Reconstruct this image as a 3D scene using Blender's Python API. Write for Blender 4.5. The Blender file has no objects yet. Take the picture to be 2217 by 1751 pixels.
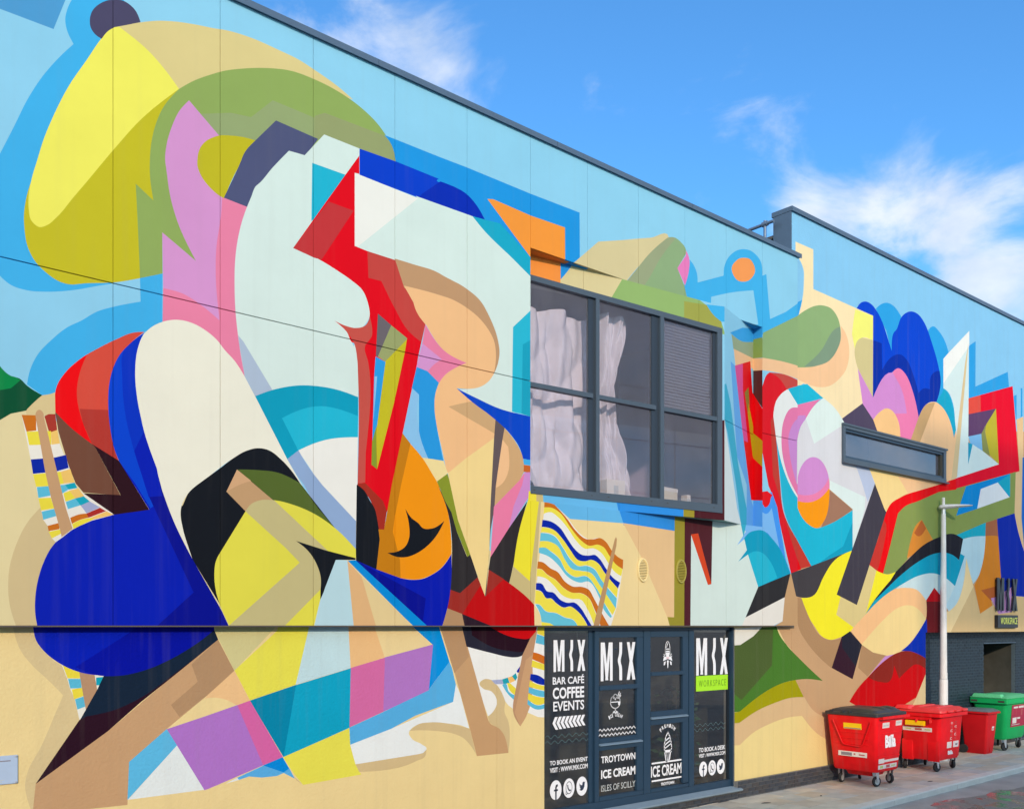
import bpy, bmesh, math, random
from math import sin, cos, pi, radians
from mathutils import Vector, Matrix
from mathutils.geometry import delaunay_2d_cdt
import numpy as np
random.seed(7)
scene = bpy.context.scene
COL = scene.collection

# ------------------------------------------------------------------ camera, sky, sun, exposure
EYE, DIST, YAW = 3.289, 10.9039, 49.8192       # eye height, distance to the wall, angle to the wall
cam_data = bpy.data.cameras.new('camera')
cam = bpy.data.objects.new('camera', cam_data); COL.objects.link(cam)
cam.location = (0, -DIST, EYE)
cam.rotation_euler = (radians(90), 0, radians(YAW - 90))
cam_data.sensor_width = 36.0
cam_data.lens = 2050 / 2217 * 36
cam_data.shift_y = 0.2158
cam_data.clip_end = 3000
scene.camera = cam

SUN_EL, SUN_AZ = radians(20), radians(213)      # azimuth measured clockwise from +Y
SKY_STRENGTH, SUN_STRENGTH, EXPOSURE = 0.14, 2.35, 0.46
sun_dir = Vector((sin(SUN_AZ) * cos(SUN_EL), cos(SUN_AZ) * cos(SUN_EL), sin(SUN_EL)))
sd = bpy.data.lights.new('sun', 'SUN'); sd.energy = SUN_STRENGTH; sd.angle = radians(1.5)
sd.color = (1.0, 0.79, 0.58)
so = bpy.data.objects.new('sun', sd); COL.objects.link(so)
so.rotation_euler = (-sun_dir).to_track_quat('-Z', 'Y').to_euler()
so.location = (0, -30, 40)

world = bpy.data.worlds.new('World'); scene.world = world; world.use_nodes = True
nt = world.node_tree; nt.nodes.clear()
def wn(t, **k):
    n = nt.nodes.new(t)
    for a, b in k.items(): setattr(n, a, b)
    return n
sky = wn('ShaderNodeTexSky', sky_type='NISHITA', sun_disc=False, sun_elevation=SUN_EL, sun_rotation=SUN_AZ,
         air_density=1.0, dust_density=1.6, ozone_density=2.2)
bg = wn('ShaderNodeBackground'); bg.inputs['Strength'].default_value = SKY_STRENGTH
out = wn('ShaderNodeOutputWorld')
tc = wn('ShaderNodeTexCoord')
mp = wn('ShaderNodeMapping'); mp.inputs['Scale'].default_value = (1.0, 1.0, 1.7)
n1 = wn('ShaderNodeTexNoise'); n1.inputs['Scale'].default_value = 6.5; n1.inputs['Detail'].default_value = 9; n1.inputs['Roughness'].default_value = 0.58; n1.inputs['Distortion'].default_value = 0.35
nt.links.new(tc.outputs['Generated'], mp.inputs['Vector']); nt.links.new(mp.outputs[0], n1.inputs['Vector'])
def pix_dir(px, py):
    th = radians(YAW); k = (px - 1108.5) / 2050; v = (1354 - py) / 2050
    return Vector((cos(th) + sin(th) * k, sin(th) - cos(th) * k, v)).normalized()
# banks seen (direction, tightness, weight); negatives clear the view amid cloud added for fill
banks = [((740, 40), 400, 0.10), ((870, 100), 400, 0.12), ((1000, 165), 700, 0.19), ((1800, 480), 1300, 0.20), ((1940, 430), 1500, 0.16), ((2060, 450), 1600, 0.10), ((1720, 450), 2200, 0.18), ((1620, 430), 120, .05),
         ((2190, 610), 900, 0.16), ((2100, 600), 1500, 0.08), ((1900, 520), 1500, 0.08), ((1650, 420), 200, 0.06), ((1600, 290), 1200, 0.07), ((1250, 500), 6, -0.27), ((1500, 150), 60, -0.05)]
acc = None
for (p, tight, wgt) in banks:
    d = pix_dir(*p)
    dp = wn('ShaderNodeVectorMath', operation='DOT_PRODUCT'); dp.inputs[1].default_value = d
    nt.links.new(tc.outputs['Generated'], dp.inputs[0])
    s1 = wn('ShaderNodeMath', operation='SUBTRACT'); nt.links.new(dp.outputs['Value'], s1.inputs[0]); s1.inputs[1].default_value = 1.0
    s2 = wn('ShaderNodeMath', operation='MULTIPLY'); nt.links.new(s1.outputs[0], s2.inputs[0]); s2.inputs[1].default_value = tight
    s3 = wn('ShaderNodeMath', operation='EXPONENT'); nt.links.new(s2.outputs[0], s3.inputs[0])
    s4 = wn('ShaderNodeMath', operation='MULTIPLY_ADD'); nt.links.new(s3.outputs[0], s4.inputs[0]); s4.inputs[1].default_value = wgt
    if acc is None: s4.inputs[2].default_value = 0.0
    else: nt.links.new(acc.outputs[0], s4.inputs[2])
    acc = s4
add = wn('ShaderNodeMath', operation='ADD'); nt.links.new(acc.outputs[0], add.inputs[0]); nt.links.new(n1.outputs['Fac'], add.inputs[1])
mr = wn('ShaderNodeMapRange', interpolation_type='SMOOTHSTEP'); nt.links.new(add.outputs[0], mr.inputs['Value'])
mr.inputs['From Min'].default_value = 0.34; mr.inputs['From Max'].default_value = 0.64  # low threshold thickens cloud all round, added for fill light
mr.inputs['To Min'].default_value = 0.0; mr.inputs['To Max'].default_value = 0.80
n2 = wn('ShaderNodeTexNoise'); n2.inputs['Scale'].default_value = 14; n2.inputs['Detail'].default_value = 6
nt.links.new(mp.outputs[0], n2.inputs['Vector'])
cr = wn('ShaderNodeValToRGB'); nt.links.new(n2.outputs['Fac'], cr.inputs['Fac'])
cr.color_ramp.elements[0].position = 0.35; cr.color_ramp.elements[0].color = (4.3, 4.6, 5.0, 1)
cr.color_ramp.elements[1].position = 0.62; cr.color_ramp.elements[1].color = (5.6, 5.65, 5.7, 1)
mix = wn('ShaderNodeMix', data_type='RGBA')
nt.links.new(mr.outputs[0], mix.inputs['Factor'])
tint = wn('ShaderNodeMix', data_type='RGBA', blend_type='MULTIPLY'); tint.inputs['Factor'].default_value = 1.0
nt.links.new(sky.outputs[0], tint.inputs['A']); tint.inputs['B'].default_value = (0.52, 1.07, 1.47, 1)
nt.links.new(tint.outputs['Result'], mix.inputs['A']); nt.links.new(cr.outputs[0], mix.inputs['B'])
nt.links.new(mix.outputs['Result'], bg.inputs['Color']); nt.links.new(bg.outputs[0], out.inputs['Surface'])
vs = scene.view_settings
vs.view_transform = 'Standard'; vs.look = 'None'; vs.exposure = EXPOSURE; vs.gamma = 1; vs.use_curve_mapping = False
scene.cycles.max_bounces = 8; scene.cycles.transparent_max_bounces = 16
scene.cycles.use_denoising = True
scene.cycles.sample_clamp_indirect = 4

# ------------------------------------------------------------------ materials
def lin(c):
    c = c / 255.0
    return c / 12.92 if c <= 0.04045 else ((c + 0.055) / 1.055) ** 2.4
PAINT_GAIN, RENDER_GAIN = 0.755, 0.82      # share of traced value; rendered wall painted brighter to offset weaker light there
MATS = {}
def base_mat(name, color, rough=0.6, metal=0.0, noise=(0, 6.0), bump=(0, 40.0), spec=0.5, coat=0.0, dirt=0.0):
    if name in MATS: return MATS[name]
    m = bpy.data.materials.new(name); m.use_nodes = True
    t = m.node_tree; b = t.nodes['Principled BSDF']
    b.inputs['Roughness'].default_value = rough; b.inputs['Metallic'].default_value = metal
    b.inputs['Specular IOR Level'].default_value = spec
    b.inputs['Coat Weight'].default_value = coat; b.inputs['Coat Roughness'].default_value = 0.15
    co = t.nodes.new('ShaderNodeTexCoord')
    if noise[0] > 0:
        nz = t.nodes.new('ShaderNodeTexNoise'); nz.inputs['Scale'].default_value = noise[1]; nz.inputs['Detail'].default_value = 6; nz.inputs['Roughness'].default_value = 0.6
        t.links.new(co.outputs['Object'], nz.inputs['Vector'])
        r = t.nodes.new('ShaderNodeMapRange'); r.inputs['From Min'].default_value = 0.25; r.inputs['From Max'].default_value = 0.75
        r.inputs['To Min'].default_value = 1 - noise[0]; r.inputs['To Max'].default_value = 1 + noise[0] * 0.6
        t.links.new(nz.outputs['Fac'], r.inputs['Value'])
        mx = t.nodes.new('ShaderNodeMix'); mx.data_type = 'RGBA'; mx.blend_type = 'MULTIPLY'; mx.inputs['Factor'].default_value = 1
        mx.inputs['A'].default_value = (*color, 1); t.links.new(r.outputs[0], mx.inputs['B'])
        src = mx.outputs['Result']
        if dirt > 0:
            # rain streaks: noise stretched downwards
            mpn = t.nodes.new('ShaderNodeMapping'); mpn.inputs['Scale'].default_value = (9, 9, 0.35)
            t.links.new(co.outputs['Object'], mpn.inputs['Vector'])
            n2_ = t.nodes.new('ShaderNodeTexNoise'); n2_.inputs['Scale'].default_value = 1.0; n2_.inputs['Detail'].default_value = 5
            t.links.new(mpn.outputs[0], n2_.inputs['Vector'])
            r2 = t.nodes.new('ShaderNodeMapRange'); r2.inputs['From Min'].default_value = 0.52; r2.inputs['From Max'].default_value = 0.75
            r2.inputs['To Min'].default_value = 0; r2.inputs['To Max'].default_value = dirt
            t.links.new(n2_.outputs['Fac'], r2.inputs['Value'])
            m2 = t.nodes.new('ShaderNodeMix'); m2.data_type = 'RGBA'
            t.links.new(r2.outputs[0], m2.inputs['Factor']); t.links.new(src, m2.inputs['A']); m2.inputs['B'].default_value = (0.22, 0.2, 0.17, 1)
            src = m2.outputs['Result']
        t.links.new(src, b.inputs['Base Color'])
    else:
        b.inputs['Base Color'].default_value = (*color, 1)
    if bump[0] > 0:
        nz = t.nodes.new('ShaderNodeTexNoise'); nz.inputs['Scale'].default_value = bump[1]; nz.inputs['Detail'].default_value = 4
        t.links.new(co.outputs['Object'], nz.inputs['Vector'])
        bp = t.nodes.new('ShaderNodeBump'); bp.inputs['Strength'].default_value = bump[0]; bp.inputs['Distance'].default_value = 0.02
        t.links.new(nz.outputs['Fac'], bp.inputs['Height']); t.links.new(bp.outputs[0], b.inputs['Normal'])
    MATS[name] = m
    return m
def srgb(r, g, b, gain=1.0): return tuple(lin(v) * gain for v in (r, g, b))
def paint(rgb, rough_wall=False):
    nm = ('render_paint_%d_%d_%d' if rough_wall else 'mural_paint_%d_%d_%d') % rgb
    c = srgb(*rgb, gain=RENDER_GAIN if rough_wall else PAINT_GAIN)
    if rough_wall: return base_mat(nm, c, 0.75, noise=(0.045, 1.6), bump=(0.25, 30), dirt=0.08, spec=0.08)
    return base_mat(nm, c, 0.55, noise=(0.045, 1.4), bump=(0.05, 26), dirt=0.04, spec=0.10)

M_slate = base_mat('slate_metal', srgb(112, 138, 165, .55), 0.42, 0.25, noise=(.1, 3))
M_frame = base_mat('blue_grey_frame', srgb(80, 95, 110, .72), 0.42, noise=(.06, 4))
M_shopframe = base_mat('navy_frame', srgb(42, 70, 95, .72), 0.38, noise=(.06, 4))
M_casement = base_mat('charcoal_casement', srgb(46, 58, 72, .8), 0.45)
M_joint = base_mat('joint_backing', (.22, .24, .25), 0.9)
M_core = base_mat('wall_core', (.30, .29, .27), 0.9, noise=(.1, 2))
M_roof = base_mat('roof_felt', (.09, .09, .095), 0.95, noise=(.2, 3))
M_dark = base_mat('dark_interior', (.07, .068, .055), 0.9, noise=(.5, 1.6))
M_room = base_mat('room_paint', (.66, .58, .74), 0.8, noise=(.06, 2))
M_floor = base_mat('room_floor', (.16, .13, .11), 0.7)
M_sheet = base_mat('dust_sheet', (.70, .68, .72), 0.7, noise=(.12, 3), bump=(.35, 7))
M_blind = base_mat('blind_slat', (.36, .38, .46), 0.6)
M_white = base_mat('white_vinyl', (.82, .83, .86), 0.5)
M_greyv = base_mat('grey_vinyl', (.50, .53, .52), 0.5)
M_faint = base_mat('faint_vinyl', (.10, .17, .18), 0.5)
M_lime = base_mat('lime_vinyl', srgb(168, 232, 28, .95), 0.5)
M_limetext = base_mat('olive_vinyl', srgb(92, 140, 18), 0.5)
M_pinkv = base_mat('pink_vinyl', srgb(222, 190, 196), 0.5)
M_vnavy = base_mat('navy_vinyl', srgb(38, 48, 70), 0.5)
M_card = base_mat('white_card', (.72, .70, .62), 0.7)
M_cream = base_mat('vent_plastic', srgb(250, 226, 162, .85), 0.5)
M_olive = base_mat('vent_paint', srgb(176, 164, 70, .85), 0.4)
M_ventdark = base_mat('vent_shadow', (.05, .045, .035), 0.9)
M_brickd = base_mat('dark_engineering_brick', (.050, .056, .068), 0.55, noise=(.35, 9), bump=(.3, 40))
M_brickd2 = base_mat('charcoal_brick', (.070, .076, .086), 0.6, noise=(.35, 9), bump=(.3, 40))
M_brickd3 = base_mat('brown_black_brick', (.066, .062, .064), 0.6, noise=(.35, 9), bump=(.3, 40))
M_brickn = base_mat('navy_brick', srgb(27, 44, 58), 0.5, noise=(.3, 9), bump=(.3, 40))
M_brickn2 = base_mat('navy_brick_dark', srgb(21, 36, 50), 0.5, noise=(.3, 9), bump=(.3, 40))
M_mortar = base_mat('mortar', (.17, .17, .165), 0.95, noise=(.2, 12))
M_mortarn = base_mat('mortar_blue', srgb(84, 100, 110), 0.95, noise=(.2, 12))
M_slab = base_mat('paving_slab', srgb(196, 184, 164, 1.38), 0.85, noise=(.20, 2.3), bump=(.25, 45))
M_slab2 = base_mat('paving_slab_warm', srgb(188, 172, 150, 1.38), 0.85, noise=(.22, 2.0), bump=(.25, 45))
M_slab3 = base_mat('paving_slab_grey', srgb(182, 176, 164, 1.38), 0.85, noise=(.22, 2.6), bump=(.25, 45))
M_bed = base_mat('paving_bed', (.13, .115, .095), 0.95, noise=(.3, 8))
M_kerb = base_mat('kerb_concrete', srgb(196, 190, 178, 1.38), 0.85, noise=(.16, 3), bump=(.2, 50))
M_road = base_mat('asphalt', (.42, .395, .36), 0.85, noise=(.30, 1.2), bump=(.5, 60))
M_gal = base_mat('galvanised_steel', (.74, .73, .70), 0.5, 0.0, noise=(.10, 5), dirt=.12, spec=.3)
M_zinc = base_mat('bright_zinc', (.62, .63, .64), 0.35, 0.6, noise=(.1, 12))
M_red = base_mat('red_bin_paint', (.80, .005, .010), 0.45, noise=(.16, 5), bump=(.06, 30), spec=.25, dirt=.16)
M_red2 = base_mat('red_plastic', (.78, .006, .012), 0.48, noise=(.14, 4), bump=(.05, 40), spec=.25, dirt=.14)
M_red3 = base_mat('dull_red_plastic', (.60, .007, .012), 0.5, noise=(.10, 4), bump=(.04, 40), spec=.25)
M_redlid = base_mat('sun_faded_red_lid', (.80, .045, .045), 0.45, noise=(.12, 4))
M_green = base_mat('green_plastic', (.008, .40, .11), 0.45, noise=(.12, 4), spec=.25)
M_greenlid = base_mat('faded_green_lid', (.12, .58, .26), 0.45, noise=(.14, 4))
M_black = base_mat('black_lid', (.030, .033, .040), 0.42, noise=(.25, 5))
M_greylid = base_mat('grey_lid', (.16, .18, .20), 0.4, noise=(.2, 5))
M_rubber = base_mat('black_rubber', (.025, .025, .027), 0.75)
M_hub = base_mat('white_hub', (.55, .55, .53), 0.5, noise=(.2, 20))
M_yellow = base_mat('yellow_label', srgb(250, 205, 8, .95), 0.45)
M_label = base_mat('white_label', (.72, .66, .64), 0.5, noise=(.08, 20))
M_print = base_mat('grey_print', (.22, .20, .24), 0.6)
M_printr = base_mat('red_print', (.45, .10, .10), 0.6)
M_printg = base_mat('green_print', (.45, .55, .18), 0.6)
M_crimson = base_mat('crimson_label', (.38, .015, .05), 0.5)
M_signblk = base_mat('black_sign', (.014, .016, .024), 0.35)
M_signtxt = base_mat('lime_sign_text', srgb(224, 236, 110), 0.5)
M_plaque = base_mat('plaque_metal', srgb(176, 196, 222, .9), 0.4, noise=(.05, 10))
M_leaf = base_mat('dry_leaf', (.06, .045, .03), 0.8)
M_rail = base_mat('grey_rail', srgb(120, 142, 170, .7), 0.45, 0.3)
M_bld = base_mat('pale_render', (.52, .49, .44), 0.85, noise=(.08, 1))
M_bld2 = base_mat('red_brown_brick', (.26, .14, .10), 0.85, noise=(.15, 4))
M_bldwin = base_mat('far_window', (.05, .06, .08), 0.15)

def glass(name, tint=(1, 1, 1), refl=0.10, grime_haze=0.0):
    m = bpy.data.materials.new(name); m.use_nodes = True
    t = m.node_tree; t.nodes.remove(t.nodes['Principled BSDF']); o = t.nodes['Material Output']
    tr = t.nodes.new('ShaderNodeBsdfTransparent'); tr.inputs['Color'].default_value = (*tint, 1)
    gl = t.nodes.new('ShaderNodeBsdfGlossy'); gl.inputs['Roughness'].default_value = 0.015
    lw = t.nodes.new('ShaderNodeFresnel'); lw.inputs['IOR'].default_value = 1.5
    ad = t.nodes.new('ShaderNodeMath'); ad.operation = 'MULTIPLY_ADD'; ad.inputs[1].default_value = 1.0; ad.inputs[2].default_value = refl
    t.links.new(lw.outputs[0], ad.inputs[0]); ad.use_clamp = True
    mx = t.nodes.new('ShaderNodeMixShader'); t.links.new(ad.outputs[0], mx.inputs[0]); t.links.new(tr.outputs[0], mx.inputs[1]); t.links.new(gl.outputs[0], mx.inputs[2])
    if grime_haze > 0:
        df = t.nodes.new('ShaderNodeBsdfDiffuse'); df.inputs['Color'].default_value = (.46, .44, .54, 1)  # grime film, thickened and tinted lilac to paint a bright haze on the panes
        co = t.nodes.new('ShaderNodeTexCoord'); nz = t.nodes.new('ShaderNodeTexNoise'); nz.inputs['Scale'].default_value = 2.5; nz.inputs['Detail'].default_value = 8
        t.links.new(co.outputs['Object'], nz.inputs['Vector'])
        r = t.nodes.new('ShaderNodeMapRange'); r.inputs['From Min'].default_value = .3; r.inputs['From Max'].default_value = .75; r.inputs['To Min'].default_value = grime_haze * .65; r.inputs['To Max'].default_value = grime_haze
        t.links.new(nz.outputs['Fac'], r.inputs['Value'])
        m2 = t.nodes.new('ShaderNodeMixShader'); t.links.new(r.outputs[0], m2.inputs[0]); t.links.new(mx.outputs[0], m2.inputs[1]); t.links.new(df.outputs[0], m2.inputs[2])
        mx = m2
    t.links.new(mx.outputs[0], o.inputs['Surface'])
    return m
M_glass = glass('upper_glass', (.90, .88, .95), 0.06, 0.13)
M_glass_shop = glass('shop_glass', (.80, .83, .80), 0.11, 0.02)
M_glass_slot = glass('slot_glass', (.45, .52, .6), 0.22, 0.2)

# ------------------------------------------------------------------ mesh helpers
class MB:
    def __init__(s): s.v = []; s.f = []; s.m = []; s.mats = []; s.smooth = False
    def mi(s, m):
        if m not in s.mats: s.mats.append(m)
        return s.mats.index(m)
    def face(s, pts, m):
        i = len(s.v); s.v += [tuple(p) for p in pts]; s.f.append(tuple(range(i, i + len(pts)))); s.m.append(s.mi(m))
    def box(s, x0, x1, y0, y1, z0, z1, m):
        i = len(s.v)
        s.v += [(x, y, z) for z in (z0, z1) for y in (y0, y1) for x in (x0, x1)]
        for q in ((0, 2, 3, 1), (4, 5, 7, 6), (0, 1, 5, 4), (2, 6, 7, 3), (0, 4, 6, 2), (1, 3, 7, 5)):
            s.f.append(tuple(i + k for k in q)); s.m.append(s.mi(m))
        return s
    def prism(s, poly, ext, m, cap=True):
        """poly: 3D points of a planar outline, ext: extrusion vector"""
        n = len(poly); i = len(s.v); e = Vector(ext)
        s.v += [tuple(p) for p in poly] + [tuple(Vector(p) + e) for p in poly]
        k = s.mi(m)
        if cap:
            s.f.append(tuple(range(i, i + n))); s.m.append(k)
            s.f.append(tuple(range(i + 2 * n - 1, i + n - 1, -1))); s.m.append(k)
        for a in range(n):
            b = (a + 1) % n
            s.f.append((i + b, i + a, i + n + a, i + n + b)); s.m.append(k)
        return s
    def tube(s, pts, r, m, seg=8, closed=False):
        pts = [Vector(p) for p in pts]; rings = []; k = s.mi(m)
        n = len(pts); rr = r if isinstance(r, (list, tuple)) else [r] * n
        up = Vector((0, 0, 1)); last = None
        for a in range(n):
            t = (pts[min(a + 1, n - 1)] - pts[max(a - 1, 0)]).normalized() if not closed else (pts[(a + 1) % n] - pts[a - 1]).normalized()
            if last is None: u = t.orthogonal().normalized()
            else:
                u = last - t * last.dot(t)
                u = u.normalized() if u.length > 1e-6 else t.orthogonal().normalized()
            last = u; w = t.cross(u); i = len(s.v)
            s.v += [tuple(pts[a] + (u * cos(2 * pi * q / seg) + w * sin(2 * pi * q / seg)) * rr[a]) for q in range(seg)]
            rings.append(i)
        for a in range(n - 1 + (1 if closed else 0)):
            i, j = rings[a], rings[(a + 1) % n]
            for q in range(seg):
                s.f.append((i + q, i + (q + 1) % seg, j + (q + 1) % seg, j + q)); s.m.append(k)
        if not closed:
            s.f.append(tuple(rings[0] + q for q in range(seg - 1, -1, -1))); s.m.append(k)
            s.f.append(tuple(rings[-1] + q for q in range(seg))); s.m.append(k)
        return s
    def loft(s, rings, m, cap0=True, cap1=True):
        n = len(rings[0]); k = s.mi(m); ids = []
        for r in rings:
            ids.append(len(s.v)); s.v += [tuple(p) for p in r]
        for a in range(len(rings) - 1):
            for q in range(n):
                s.f.append((ids[a] + q, ids[a] + (q + 1) % n, ids[a + 1] + (q + 1) % n, ids[a + 1] + q)); s.m.append(k)
        if cap0: s.f.append(tuple(ids[0] + q for q in range(n - 1, -1, -1))); s.m.append(k)
        if cap1: s.f.append(tuple(ids[-1] + q for q in range(n))); s.m.append(k)
        return s

def tag(o, label=None, cat=None, group=None, kind=None):
    for k, v in (('label', label), ('category', cat), ('group', group), ('kind', kind)):
        if v: o[k] = v
    return o
def link(o, parent=None):
    COL.objects.link(o)
    if parent is not None: o.parent = parent
    return o
def thing(name, loc, label, cat, group=None, rz=0.0):
    o = bpy.data.objects.new(name, None); o.empty_display_size = 0.2
    o.location = loc; o.rotation_euler = (0, 0, rz)
    return tag(link(o), label, cat, group)
def root_off(parent):
    p = parent
    while p is not None and p.parent is not None: p = p.parent
    return Vector(p.location) if p is not None else Vector((0, 0, 0))
def make_mesh(name, mb, local_of=None, bevel=0.0, smooth=False):
    me = bpy.data.meshes.new(name)
    me.from_pydata(mb.v, [], mb.f)
    for m in mb.mats: me.materials.append(m)
    me.polygons.foreach_set('material_index', mb.m)
    if bevel > 0 or smooth:
        bm = bmesh.new(); bm.from_mesh(me)
        bmesh.ops.remove_doubles(bm, verts=bm.verts, dist=1e-5)
        if bevel > 0:
            ed = [e for e in bm.edges if len(e.link_faces) == 2 and e.calc_face_angle(0) > 0.5]
            bmesh.ops.bevel(bm, geom=ed, offset=bevel, segments=2, affect='EDGES', clamp_overlap=True)
        bmesh.ops.recalc_face_normals(bm, faces=bm.faces)
        bm.to_mesh(me); bm.free()
    if smooth:
        me.polygons.foreach_set('use_smooth', [True] * len(me.polygons))
        if hasattr(me, 'set_sharp_from_angle'): me.set_sharp_from_angle(angle=radians(smooth if smooth is not True else 40))
    me.update()
    return me
def part(name, mb, parent, world_coords=True, bevel=0.0, smooth=False, kind=None, label=None):
    me = make_mesh(name, mb, bevel=bevel, smooth=smooth)
    if world_coords and parent is not None:
        off = root_off(parent)
        me.transform(Matrix.Translation(-off))
    o = bpy.data.objects.new(name, me)
    link(o, parent)
    return tag(o, label=label, kind=kind)
def struct(name, mb, **k):
    o = part(name, mb, None, **k); o['kind'] = 'structure'; return o
def boxmb(*a, m=None):
    return MB().box(*a, m)
def rrect(hx, hy, z, r, cx=0, cy=0, n=4):
    pts = []
    for (sx, sy, a0) in ((1, 1, 0), (-1, 1, 90), (-1, -1, 180), (1, -1, 270)):
        for i in range(n + 1):
            a = radians(a0 + 90 * i / n)
            pts.append((cx + sx * (hx - r) + r * cos(a), cy + sy * (hy - r) + r * sin(a), z))
    return pts

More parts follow.
